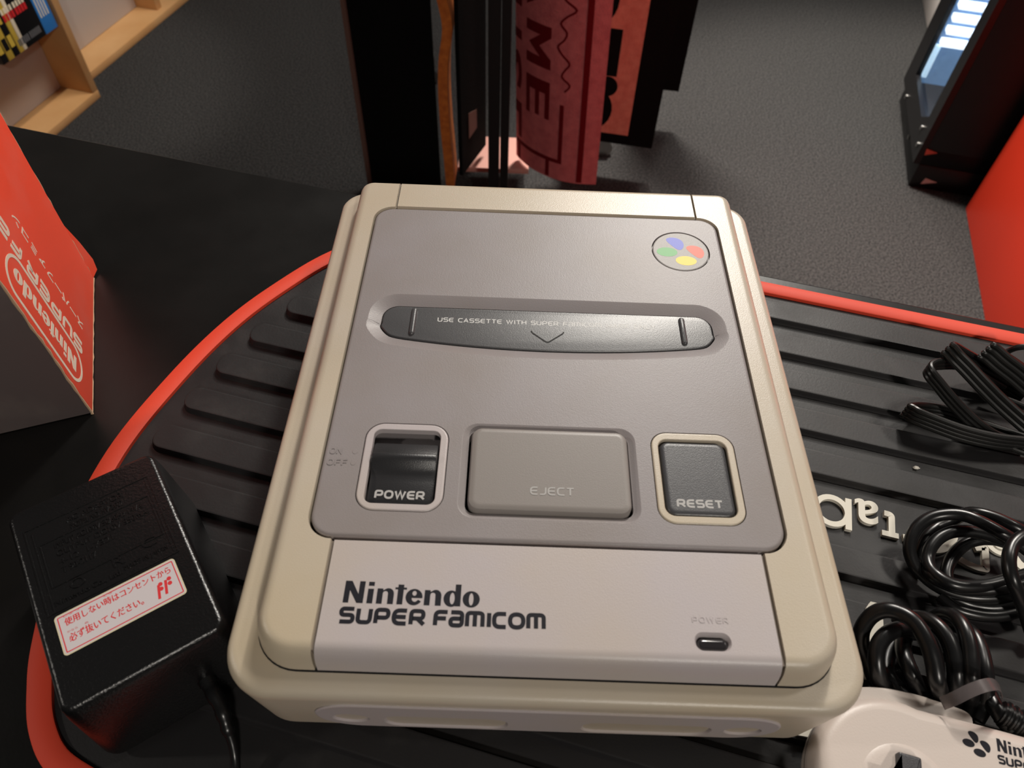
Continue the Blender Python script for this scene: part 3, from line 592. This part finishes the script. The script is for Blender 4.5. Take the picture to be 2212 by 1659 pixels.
# the controller's cord, folded into loops beside the console
cinv = Matrix.Rotation(TA, 4, 'Z'); PC0 = Vector(tuple(uv(.157, -.1145, .005)))
def pcl(u, v, z): return tuple((cinv @ (Vector(at(u, v, z)) - PC0)) * 1000)
def Zs(px, zs): return [(a, b, z) for (a, b), z in zip(px, zs)]
z7 = lambda a, b: (1720 + a / 4.378, 1280 + b / 4.378)
mb = MB(.001)
loops = [
 [(1480, 1180, .010), (1375, 1000, .012), (1355, 920, .021), (1330, 830, .028), (1290, 620, .032), (1225, 440, .034), (1110, 270, .034), (960, 185, .032), (830, 165, .030), (710, 220, .026), (625, 340, .021), (615, 470, .016), (660, 600, .013), (720, 760, .011), (800, 900, .010), (930, 1020, .010), (1100, 1130, .010)],
 [(1100, 1130, .008), (960, 1010, .009), (860, 920, .011), (790, 820, .017), (755, 640, .022), (780, 490, .024), (870, 385, .025), (990, 345, .024), (1120, 365, .020), (1230, 430, .016), (1310, 620, .012), (1330, 900, .011), (1340, 1150, .011)],
 [(1450, 1150, .010), (1495, 1010, .012), (1505, 930, .020), (1510, 760, .026), (1480, 560, .028), (1410, 400, .028), (1300, 290, .026), (1170, 240, .022), (1040, 250, .016), (950, 300, .012)],
 [(1600, 1180, .010), (1640, 1030, .012), (1645, 950, .020), (1650, 780, .028), (1645, 560, .030), (1600, 370, .030), (1520, 250, .027), (1420, 210, .022), (1330, 235, .016), (1260, 300, .011)],
 [(1200, 1150, .009), (1165, 960, .011), (1090, 770, .018), (1030, 620, .018), (1010, 480, .015), (1050, 390, .012), (1140, 380, .010)],
 [(1140, 1120, .010), (1000, 960, .012), (900, 840, .012), (850, 740, .010), (860, 600, .009), (920, 480, .009)],
 [(1700, 1200, .010), (1780, 1040, .013), (1790, 800, .020), (1755, 580, .020), (1690, 420, .018), (1590, 340, .014), (1450, 290, .011)],
 [(1820, 960, .014), (1880, 1080, .016), (1950, 1190, .016), (2030, 1300, .015)],
]
for L_ in loops:
    mb.tube(smooth([pcl(*z7(a, b), z) for a, b, z in L_], 8), 3.15, 14)
mb.build('cord', M['cable'], pc, label='black cord folded in loops')
mb = MB(.001); a = [pcl(*z7(1930 + i * 16, 1130 + i * 9.5), .017) for i in range(15)]
mb.tube(a, [4.6 + (.7 if (i // 2) % 2 else 0) for i in range(15)], 16); mb.build('strain_relief', M['cable'], pc)
tt = [(1380, 1050, .028), (1500, 1000, .033), (1640, 930, .036), (1760, 885, .037), (1850, 868, .036), (1900, 880, .032), (1930, 920, .026), (1940, 980, .020)]
P = smooth([pcl(*z7(a, b), z) for a, b, z in tt], 6)
mb = MB(.001); PA = np.array(P); TG = np.gradient(PA[:, :2], axis=0); TG /= np.linalg.norm(TG, axis=1)[:, None] + 1e-9
mb.loft([[(x - ty * h - tx * 0, y + tx * h, z + dz) for h, dz in ((-2.2, -.3), (2.2, -.3), (2.2, .3), (-2.2, .3))] for (x, y, z), (tx, ty) in zip(P, TG)]); mb.build('cable_tie', M['tie'], pc, label='clear plastic cable tie')

# ================================================================== CABLE COILS
z5 = lambda a, b: (1900 + a / 6.913, 1080 + b / 6.913)
co = thing('cable', 'coiled round black cable lying over the white mat lettering', 'cable', tuple(at(2110, 1230, .0)))
def col(u, v, z): return tuple((at(u, v, z) - at(2110, 1230, .0)) * 1000)
mb = MB(.001)
for L_ in [
 [(2300, 830, .020), (2000, 600, .024), (1800, 480, .026), (1500, 320, .026), (1250, 230, .024), (1000, 215, .022), (760, 265, .020), (570, 400, .018), (465, 590, .016), (450, 780, .014), (520, 970, .012), (650, 1120, .011), (820, 1260, .011), (1060, 1380, .011), (1350, 1440, .012), (1650, 1450, .013), (1950, 1420, .014), (2300, 1330, .015)],
 [(2400, 620, .018), (2160, 480, .020), (1980, 380, .021), (1750, 275, .020), (1500, 205, .018), (1300, 200, .015), (1050, 330, .012), (850, 420, .012), (700, 560, .011), (610, 760, .010), (640, 950, .010), (780, 1130, .016), (960, 1240, .017), (1200, 1320, .017), (1500, 1345, .017), (1800, 1320, .018), (2200, 1240, .018)],
 [(2100, 690, .012), (1850, 600, .015), (1600, 520, .017), (1350, 470, .018), (1100, 475, .018), (900, 560, .017), (770, 700, .016), (720, 870, .015), (760, 1030, .016), (880, 1150, .018), (1050, 1245, .019), (1300, 1290, .019), (1600, 1275, .019), (1900, 1200, .019), (2250, 1100, .018)],
 [(1900, 640, .010), (1700, 590, .011), (1500, 590, .012), (1300, 650, .011), (1150, 770, .010), (1050, 920, .009), (1000, 1080, .009), (1010, 1200, .009)],
 [(1000, 1400, .009), (1250, 1520, .009), (1500, 1580, .009), (1750, 1590, .010), (2050, 1540, .012)],
 [(900, 1420, .009), (1120, 1610, .009), (1400, 1700, .009), (1700, 1730, .009), (2000, 1680, .010), (2300, 1580, .011)],
 [(2500, 480, .034), (2300, 500, .035), (2120, 560, .036), (1990, 680, .036), (1935, 850, .036), (1940, 1020, .035), (1985, 1200, .033), (2060, 1380, .029), (2130, 1560, .024), (2200, 1750, .018), (2260, 1950, .012), (2320, 2150, .010)],
]: mb.tube(smooth([col(*z5(a, b), z) for a, b, z in L_], 8), 2.75, 14)
mb.build('cable_coil', M['cable'], co)
z6 = lambda a, b: (1900 + a / 5.186, 700 + b / 5.186)
fc = thing('cable', 'bundle of flat ribbed black cable near the red mat rim', 'cable', tuple(at(2110, 850, .0)))
def fcl(u, v, z): return tuple((at(u, v, z) - at(2110, 850, .0)) * 1000)
def ribbon(mb, L_, n=3, r=1.45, step=2.6, side=(0, 0, -1)):
    P = np.array(smooth([fcl(*z6(a, b), z) for a, b, z in L_], 8))
    for k in range(n): mb.tube(P + np.array(side) * step * k, r, 10)
mb = MB(.001)
ribbon(mb, [(1900, 1320, .016), (1618, 1290, .017), (1300, 1250, .018), (950, 1165, .019), (620, 1045, .020), (450, 975, .020), (380, 935, .019), (345, 955, .017), (330, 1000, .016)][:7] + [(340, 915, .018), (420, 905, .015), (560, 915, .012), (800, 960, .011), (1050, 1060, .011), (1300, 1150, .011), (1600, 1250, .011)], 4, 1.5, 2.7)
ribbon(mb, [(1700, 1330, .010), (1350, 1240, .013), (1150, 1120, .018), (980, 970, .022), (820, 800, .027), (690, 640, .031), (600, 530, .033), (575, 460, .033), (640, 418, .032), (760, 405, .030), (900, 405, .027), (1050, 430, .022), (1200, 500, .016), (1400, 620, .012), (1650, 780, .011)], 3, 1.45, 2.7)
ribbon(mb, [(1800, 1180, .014), (1600, 1010, .018), (1400, 830, .023), (1200, 630, .029), (1030, 450, .034), (910, 330, .037), (850, 260, .038), (820, 235, .038), (850, 235, .037), (960, 300, .033), (1120, 390, .027), (1300, 500, .020), (1500, 620, .014)], 3, 1.5, 2.8, (-.55, -.35, -.75))
ribbon(mb, [(2000, 830, .020), (1800, 660, .025), (1618, 500, .030), (1450, 370, .034), (1330, 265, .037), (1275, 232, .038), (1300, 250, .036), (1400, 330, .030), (1550, 430, .024), (1700, 540, .018)], 4, 1.5, 2.8, (-.55, -.35, -.75))
ribbon(mb, [(1400, 330, .008), (1480, 285, .016), (1560, 262, .020), (1680, 255, .022), (1800, 270, .022)], 1, 1.6)
ribbon(mb, [(1900, 1100, .010), (1700, 960, .010), (1450, 850, .010), (1250, 800, .009), (1000, 740, .008)][:4], 3, 1.45, .01, (1, 0, 0))
ribbon(mb, [(1750, 1400, .009), (1500, 1330, .009), (1250, 1230, .009), (1050, 1130, .009), (900, 1050, .009)], 3, 1.45, 2.6, (.3, -1, 0))
mb.build('cable_coil', M['flatcable'], fc)

# crumb
mb = MB(.001); P0 = at(1977, 1012, .0016)
bm = bmesh.new(); bmesh.ops.create_icosphere(bm, subdivisions=2, radius=1.0)
vs = [(v.co.x * 1.5 * (1 + .25 * rng.normal()), v.co.y * 1.0 * (1 + .2 * rng.normal()), v.co.z * .8 + .7) for v in bm.verts]; bm.verts.index_update(); fs = [tuple(v.index for v in q.verts) for q in bm.faces]; bm.free()
mb.add(vs, fs); o = mb.build('crumb', M['crumb']); o.location = tuple(P0); tag(o, 'tiny white crumb lying on the mat between the console and the cables', 'crumb')

# ================================================================== MEDIA SHELVES (far left)
def local_uv(name, label, cat, u, v, z, group=None): return thing(name, label, cat, tuple(uv(u, v, z)), RZ, group)
sh = local_uv('media_shelf', 'beech wood shelf holding game cases, nearer of the two shelf units', 'shelf', -1.421, 1.0, -.75)
def part(name, a, b, mat, parent, bev=.0012): q = MB(); q.box(a, b, bev); return q.build(name, mat, parent)
part('bottom_board', (-.21, -.55, 0), (0, .224, .02), M['wood'], sh); part('side_board', (-.21, .204, .0205), (0, .224, 1.2), M['wood'], sh); part('side_board', (-.21, -.55, .0205), (0, -.53, 1.2), M['wood'], sh)
part('back_panel', (-.105, -.529, .0205), (-.092, .2035, 1.19), M['greypanel'], sh); part('shelf_board', (-.0915, -.529, .180), (-.062, .2035, .190), M['greypanel'], sh); part('shelf_board', (-.0915, -.529, .48), (-.01, .2035, .49), M['greypanel'], sh)
s2 = local_uv('media_shelf', 'empty beech wood shelf unit standing farther back along the aisle', 'shelf', -1.490, 1.6, -.75)
part('bottom_board', (-.14, -.372, 0), (0, .6, .02), M['wood'], s2); part('side_board', (-.14, .045, .0205), (-.022, .068, 1.2), M['wood'], s2); part('back_panel', (-.102, -.372, .0205), (-.09, .0445, 1.19), M['greypanel'], s2); part('back_panel', (-.102, .0685, .0205), (-.09, .6, 1.19), M['greypanel'], s2)
part('shelf_board', (-.0895, -.372, .30), (-.03, .0445, .315), M['greypanel'], s2)
def colm(n, c, r=.35): return material(n, c, r)
bw = [('cover_black', (16, 16, 18)), ('cover_yellow', (196, 168, 66)), ('cover_white', (226, 216, 190)), ('cover_blue', (52, 128, 204)), ('cover_red', (196, 40, 44)), ('cover_grey', (96, 96, 98))]
BM = {n: colm(n, c) for n, c in bw}
cases = [  # v0, v1, front colour, label
 (1.031, 1.049, 'cover_black', 'narrow black case left of the yellow striped case'), (1.050, 1.068, 'cover_yellow', 'yellow and black striped game case at the photo edge'), (1.0685, 1.0855, 'cover_black', 'black case with yellow spine marks'),
 (1.0865, 1.0995, 'cover_yellow', 'dull yellow case beside the white spine'), (1.1005, 1.1105, 'cover_white', 'slim white game case beside the wide black one'), (1.112, 1.1755, 'cover_black', 'wide black game case with a red and white title'),
 (1.1765, 1.2180, 'cover_blue', 'blue game case with white vertical lines')]
for v0, v1, cn, lab in cases:
    k = local_uv('game_case', lab, 'game case', -1.4385, (v0 + v1) / 2 - .018, -.5595, 'game cases on the shelf'); wv = (v1 - v0) / 2
    c0 = part('case_body', (-.012, -wv, 0), (.008, wv, .19), BM[cn], k, .001)
    deco = []
    if cn == 'cover_blue':
        for i in range(4): deco.append(('cover_white', -.015 + i * .008, -.012 + i * .008, .035, .18))
    elif 'wide' in lab:
        for i in range(4): deco.append(('cover_red', -.02 + i * .009, -.013 + i * .009, .068, .082)); deco.append(('cover_white', -.02 + i * .009, -.014 + i * .009, .083, .094))
        for i in range(6): deco.append(('cover_grey', -.012 + i * .006, -.008 + i * .006, .012, .026))
    elif 'striped' in lab or 'marks' in lab:
        cc = 'cover_black' if cn == 'cover_yellow' else 'cover_yellow'
        for i in range(3): deco.append((cc, -wv * .7, wv * (.7 - .5 * (i % 2)), .02 + i * .05, .045 + i * .05))
    for cc, a, b, z0, z1 in deco: part('printed_mark', (.0078, a, z0), (.0085, b, z1), BM[cc], c0, 0)

# ================================================================== HANGING DOORMATS
def sheet(mb, plan, z0, z1, th=.008, nz=2, wob=0):
    P = np.array(plan, float); Tn = np.gradient(P, axis=0); Tn /= np.linalg.norm(Tn, axis=1)[:, None]; N = np.stack([Tn[:, 1], -Tn[:, 0]], 1)
    A, B = P + N * th / 2, P - N * th / 2
    loop = list(A) + list(B[::-1]); z0s = z0 if callable(z0) else (lambda s: z0)
    sarr = np.linspace(0, 1, len(P)); zz = [z0s(s) for s in sarr] + [z0s(s) for s in sarr[::-1]]
    mb.loft([[(x, y, z) for (x, y), z in zip(loop, zz)], [(x, y, z1) for x, y in loop]])
    return P, N
YT = .62
rk = thing('mat_rack', 'low metal rack on castors that the doormats hang from', 'display rack', (.05, 1.40, -.75))
mb = MB(); mb.box((-.192, -.234, .075), (-.038, -.115, .087), .001); mb.build('tray', M['pinkboard'], rk, label='pink tray')
for x, y in ((-.158, -.09), (.10, .33)):
    mb = MB(); mb.box((x - .012, y - .012, .0), (x + .012, y + .012, 1.40), .001); mb.build('post', M['kiosk'], rk)
for y in (-.21, .02, .2):
    mb = MB(); mb.box((-.46, y - .006, 1.395), (.30, y + .006, 1.407), .001); mb.build('hanging_rail', M['metal'], rk)
for x, y in ((.144, -.04), (.144, .26), (-.3, .26)):
    mb = MB(); q = [(x + .02 * math.cos(t), y, .021 + .02 * math.sin(t)) for t in np.linspace(0, 2 * PI, 20, endpoint=False)]
    mb.loft([[(a, y - .008, c) for a, b, c in q], [(a, y + .008, c) for a, b, c in q]]); mb.box((x - .012, y - .012, .036), (x + .012, y + .012, .075), .001); mb.build('castor', M['metal'], rk)
GRP = 'doormats on the rack'
def yx(u, v, y):
    d = ray(u, v); P = CAM + d * ((y - CAM[1]) / d[1]); return P
def doormat(label): return thing('doormat', label, 'doormat', (0, 0, 0), 0, GRP)
# left black mat with brown binding
t = doormat('black doormat with thin brown binding, leftmost on the rack')
a = yx(775, 250, 1.20); b = yx(943, 250, 1.13); zb = yx(795, 400, 1.19)[2]
mb = MB(); pl_ = [tuple(a[:2] * (1 - s) + b[:2] * s + np.array([0, .012 * math.sin(s * 7)])) for s in np.linspace(.05, 1, 14)]; sheet(mb, pl_, zb - .02, YT); mb.build('pile', M['felt'], t)
mb = MB(); sheet(mb, [tuple(a[:2] * (1 - s) + b[:2] * s) for s in np.linspace(0, .05, 3)], zb - .02, YT, .011); mb.build('binding', M['brown'], t)
# orange coir mat seen edge-on
t = doormat('orange coir doormat seen edge-on between the black mats')
px = [(955, 0), (966, 60), (958, 130), (957, 200), (962, 280), (968, 340), (973, 400)]
P = [yx(u_, v_, 1.105) for u_, v_ in px]; P = smooth([tuple(p) for p in P], 6)
mb = MB(); mb.loft([[(x - .009, y - .003, z), (x + .009, y - .003, z), (x + .010, y + .06, z), (x - .008, y + .06, z)] for x, y, z in [(P[0][0] - .01, P[0][1], YT)] + P]); mb.build('pile', M['coir'], t)
# black mat, turned
t = doormat('black doormat with small price tag right of the orange coir edge')
zb = yx(994, 378, 1.10)[2]; a = yx(996, 378, 1.10); b = at(1046, 312, zb)
mb = MB(); sheet(mb, [tuple(a[:2] * (1 - s) + b[:2] * s) for s in np.linspace(0, 1, 8)], zb, YT); mb.build('pile', M['felt'], t)
Nf = np.array([(b - a)[1], -(b - a)[0], 0]); Nf /= np.linalg.norm(Nf)
q = [at_plane(u_, v_, a + Nf * .005, Nf) for u_, v_ in ((1012, 245), (1029, 236), (1030, 275), (1013, 300))]
mb = MB(); mb.loft([[tuple(p) for p in q], [tuple(p + Nf * .0006) for p in q]]); mb.build('price_tag', M['brown'], t)
# thin dark mats edge-on
RB = material('dark_rubber_backing', (26, 25, 25), .4)
for u0, u1, yy, lab in ((1055, 1077, 1.04, 'thin black doormat seen edge-on, left one of the close pair beside the red mat'), (1080, 1097, 1.045, 'thin black doormat seen edge-on, touching the left side of the red mat')):
    t = doormat(lab); mb = MB()
    a = yx(u0, 380, yy); b = yx(u1, 380, yy); mb.loft([[(a[0], yy, -.66), (b[0], yy, -.66), (b[0], yy + .045, -.66), (a[0], yy + .045, -.66)], [(a[0] - .004, yy, YT), (b[0] - .003, yy, YT), (b[0] - .003, yy + .045, YT), (a[0] - .004, yy + .045, YT)]])
    mb.build('pile', RB, t)
# red curled mat with dark red lettering
t = doormat('red doormat with dark red block lettering, curling at its left side')
zb = yx(1287, 396, 1.10)[2]
pts = [at(u_, v_, zb)[:2] for u_, v_ in ((1287, 396), (1240, 392), (1195, 380), (1155, 360), (1130, 340), (1120, 328))]
pln = np.array(smooth([tuple(p) for p in pts], 8))[::-1]
mb = MB(); Pn, Nn = sheet(mb, pln, zb, YT, .010); mb.build('pile', M['redfelt'], t)
sl = np.concatenate([[0], np.cumsum(np.linalg.norm(np.diff(pln, axis=0), axis=1))]); TOT = sl[-1]
def onmat(s, z, off): 
    x = np.interp(s, sl, pln[:, 0]); y = np.interp(s, sl, pln[:, 1]); nx = np.interp(s, sl, Nn[:, 0]); ny = np.interp(s, sl, Nn[:, 1]); return (x + nx * off, y + ny * off, z)
sgn = 1 if np.dot(Nn[len(Nn) // 2], CAM[:2] - pln[len(pln) // 2]) > 0 else -1
OFF = sgn * .0055
mb = MB()
def mapped(vs, fs): mb.add([onmat(s, z, OFF + sgn * c) for s, z, c in vs], fs)
def subdiv(vs, fs, L=.012):
    bm = bmesh.new(); bv = [bm.verts.new(v) for v in vs]
    for f_ in fs:
        try: bm.faces.new([bv[i] for i in f_])
        except ValueError: pass
    bmesh.ops.triangulate(bm, faces=bm.faces[:]); bmesh.ops.subdivide_edges(bm, edges=bm.edges[:], cuts=3, use_grid_fill=True)
    bm.verts.index_update(); r = ([tuple(v.co) for v in bm.verts], [tuple(v.index for v in f_.verts) for f_ in bm.faces]); bm.free(); return r
# letters run downwards: reading direction = -z, letter tops toward larger s (right edge)
def matline(s, z, n=24): pass
zE = yx(1190, 255, 1.11)[2] - .03
def mtext(txt, s_base, h, z_end, adv):
    n = len(txt)
    for i, ch in enumerate(txt):
        z0 = z_end + adv * (n - i)           # upper end of this letter
        if ch == 'M':
            tp = MB(); fill(tp, [[(adv * (.06 + .76 * x), h * y) for x, y in ((0, 0), (.24, 0), (.24, .58), (.5, .12), (.76, .58), (.76, 0), (1, 0), (1, 1), (.76, 1), (.5, .56), (.24, 1), (0, 1))]], 0); vs, fs = tp.v, tp.f
        else: vs, fs = fit_text(ch, adv * .06, adv * .82, 0, h, bold=.02)
        vs = [(s_base + b, z0 - a, 0) for a, b, c in vs]; mapped(*subdiv(vs, fs))
s1_ = TOT - .165
mtext('GAME', s1_, .060, zE, .105); mtext('HOUSE', s1_ - .078, .062, zE - .075, .105)
def mstroke(pts, wd):
    tp = MB(); 
    dense = []
    for i in range(len(pts) - 1):
        for q in np.linspace(0, 1, 14, endpoint=False): dense.append(tuple(np.array(pts[i]) * (1 - q) + np.array(pts[i + 1]) * q))
    dense.append(pts[-1]); stroke(tp, dense, wd, 0, .0008); mapped(tp.v, tp.f)
mstroke([(TOT - .036, .5), (TOT - .036, zb + .005)], .011)
mstroke([(TOT - .078, zE + .06), (TOT - .078, zb + .045), (TOT * .04, zb + .045)], .008)
mstroke([(TOT - .105, zb + .045), (TOT - .105, zb + .005)], .008); mstroke([(TOT - .19, zb + .045), (TOT - .19, zb + .005)], .008)
sc = [(TOT - .078 + .012 * math.sin(i * 1.9) + .006 * math.sin(i * .7), zE + .09 + i * .014) for i in range(28)]; mstroke([q[:2] for q in smooth([(x + .004 * math.cos(i * 4.1), z, 0) for i, (x, z) in enumerate(sc)], 4)], .0035)
mb.build('lettering', M['redink'], t, label='dark red lettering and border lines')
R_ = Matrix.Rotation(-.035, 4, 'Y'); t.rotation_euler = (0, -.035, 0); pv = Vector((.14, 1.07, zb)); t.location = pv - R_ @ pv
# patterned mat
t = doormat('black doormat with coral cassette pattern, right of the red mat')
zb = -.66; a = at(1283, 300, zb); b = at(1408, 318, zb)
Nf = np.array([(b - a)[1], -(b - a)[0], 0]); Nf /= np.linalg.norm(Nf)
if np.dot(Nf, CAM - a) < 0: Nf = -Nf
ext = a + (a - b) * .45
mb = MB(); sheet(mb, [tuple(ext[:2] * (1 - s) + b[:2] * s) for s in np.linspace(0, 1, 10)], zb, YT, .012); mb.build('pile', M['felt'], t)
Ta = (b - a) / np.linalg.norm(b - a)
def flatpatch(poly, off, mat, nm, par): 
    q = [p + Nf * off for p in poly]; mb = MB(); mb.loft([[tuple(p) for p in q], [tuple(p + Nf * .001) for p in q]]); return mb.build(nm, mat, par)
def pp(u_, v_): return at_plane(u_, v_, a + Nf * .006, Nf)
c1, c2 = pp(1356, 293), pp(1392, 0)
xr = float(np.dot(c1 - a, Ta)); zlo = c1[2]
xl = float(np.dot(ext - a, Ta)) + .012
def pt(x, z): return a + Ta * x + np.array([0, 0, z - a[2]])
panel = flatpatch([pt(xl, zlo), pt(xr, zlo), pt(xr, YT - .05), pt(xl, YT - .05)], .006, M['coral'], 'pattern_panel', t)
def loc2(u_, v_): q = pp(u_, v_); return float(np.dot(q - a, Ta)), q[2]
def ringpts(cx_, cz_, ra, rb): return [pt(cx_ + ra * math.cos(t_), cz_ + rb * math.sin(t_)) for t_ in np.linspace(0, 2 * PI, 28, endpoint=False)]
x, z = loc2(1322, 187); flatpatch(ringpts(x - .01, z, .022, .022), .0072, M['felt'], 'pattern_spot', panel)
x, z = loc2(1300, 235); x2, _ = loc2(1322, 235); flatpatch(ringpts(x2 - .055, z, .055, .055), .0072, M['felt'], 'pattern_spot', panel)
x, z = loc2(1337, 0); flatpatch(ringpts(x - .06, z + .0, .062, .062), .0072, M['felt'], 'pattern_spot', panel)
x0_, z0_ = loc2(1332, 165); x1_, z1_ = loc2(1334, 62); flatpatch([pt(x0_ - .09, z0_), pt(x0_, z0_), pt(x0_, z1_), pt(x0_ - .09, z1_)], .0072, M['felt'], 'pattern_bar', panel)
# rear black mat
t = doormat('short black doormat hanging farthest right at the back of the rack')
zb = -.64; a = at(1400, 188, zb); b = at(1466, 195, zb)
mb = MB(); sheet(mb, [tuple((a[:2] - (b - a)[:2] * .6) * (1 - s) + b[:2] * s) for s in np.linspace(0, 1, 10)], zb, YT, .012); mb.build('pile', M['felt'], t)

# ================================================================== GLASS-FRONTED LIT CABINET
kc = local_uv('lit_display_cabinet', 'black cabinet with a glowing blue-white glass front, beside the red counter', 'cabinet', .574, 1.464, -.75)
H = 1.30; D = .40; Wd = .388
mb = MB(); x0 = 0; wv0, wv1, wz0, wz1 = .052, .300, .118, 1.2
mb.box((.006, 0.0, .06), (D, .02, H), .002); mb.box((.006, Wd - .02, .06), (D, Wd, H), .002); mb.box((.006, .0, H - .02), (D, Wd, H), .002); mb.box((D - .02, 0, .06), (D, Wd, H), .002); mb.box((.006, 0, .06), (D, Wd, .10), .002)
mb.build('carcass', M['kiosk'], kc)
mb = MB(); mb.box((.006, .0, 0), (D - .02, Wd, .0595), .002); mb.build('plinth', M['kiosk'], kc)
mb = MB(); out_ = [(0, .06), (Wd, .06), (Wd, H), (0, H)]; inn_ = [(wv0, wz0 + .03), (wv0 + .05, wz0), (wv1, wz0), (wv1, wz1), (wv0, wz1)]
tp = MB(); fill(tp, [out_, inn_], 0); tp.loft([[(x, y, -.0) for x, y in inn_], [(x, y, .014) for x, y in inn_]], False, False); tp.loft([[(x, y, 0) for x, y in out_], [(x, y, .014) for x, y in out_]], False, False); fill(tp, [out_, inn_], .014)
mb.v = [(-.008 + z, x, y) for x, y, z in tp.v]; mb.f = tp.f; mb.mi = tp.mi; mb.build('door_frame', M['kiosk'], kc)
mb = MB(); mb.box((.001, wv0 - .004, wz0 - .004), (.004, wv1 + .004, wz1 + .004)); mb.build('glass', material('door_glass', (255, 255, 255), .02, trans=1.0), kc)
part('light_panel', (.12, .022, .101), (.124, .2985, H - .022), material('backlit_panel', (40, 60, 90), .4, emit=((70, 105, 150), .35)), kc, 0)
part('lit_side_wall', (.006, .2985, .101), (.1195, .304, H - .022), material('lit_side_panel', (50, 70, 100), .35, var=((90, 120, 150), 24, .4, .7), emit=((90, 130, 172), .95)), kc, 0)
SLAT = material('shelf_strip_light', (230, 240, 255), .4, emit=((226, 240, 255), 2.6))
for k in range(16): part('lit_slat', (.010, .272, .205 + .029 * k), (.115, .298, .217 + .029 * k), SLAT, kc, .001)
part('edge_light', (.0055, .284, .121), (.016, .298, .200), material('edge_strip_light', (200, 230, 255), .4, emit=((190, 225, 250), 1.3)), kc, .001)
for v_, z_ in ((.29, .064), (.162, .03), (.06, .115), (.03, .09)):
    mb = MB(); e = [(v_ + .006 * math.cos(t_), z_ + .006 * math.sin(t_)) for t_ in np.linspace(0, 2 * PI, 14, endpoint=False)]
    mb.loft([[(-.0075, a, b) for a, b in e], [(-.0115, a, b) for a, b in e]] if z_ > .06 else [[(.007, a, b) for a, b in e], [(.003, a, b) for a, b in e]]); mb.build('bolt', M['metal'], kc)
for z_, mt in ((.012, 'whitebox'), (.085, 'coral')):
    mb = MB(); mb.loft([[(.03 if z_ < .05 else .006, y, z_), (.062 if z_ < .05 else .03, y, z_ + .010), (.034 if z_ < .05 else .004, y, z_ + .016)] for y in (-.0005, -.002)]); mb.build('corner_sticker', M[mt], kc)

# red counter and pale plinth at the right
t = local_uv('red_counter', 'plain red painted counter at the right edge beyond the table', 'counter', .705, 1.06, -.75)
part('side_panel', (0, -.9, 0), (.02, .354, 1.0), M['redpaint'], t, .001); part('end_panel', (.0205, .334, 0), (.7, .354, 1.0), M['redpaint'], t, .001); part('worktop', (0, -.9, 1.0005), (.7, .354, 1.03), M['redpaint'], t, .001)
t = local_uv('white_plinth', 'low white plinth behind the lit black cabinet', 'plinth', .680, 2.13, -.75)
part('top_board', (0, 0, .12), (.5, .7, .14), M['whitebox'], t); part('base', (.004, .004, 0), (.496, .696, .1195), M['whitebox'], t)
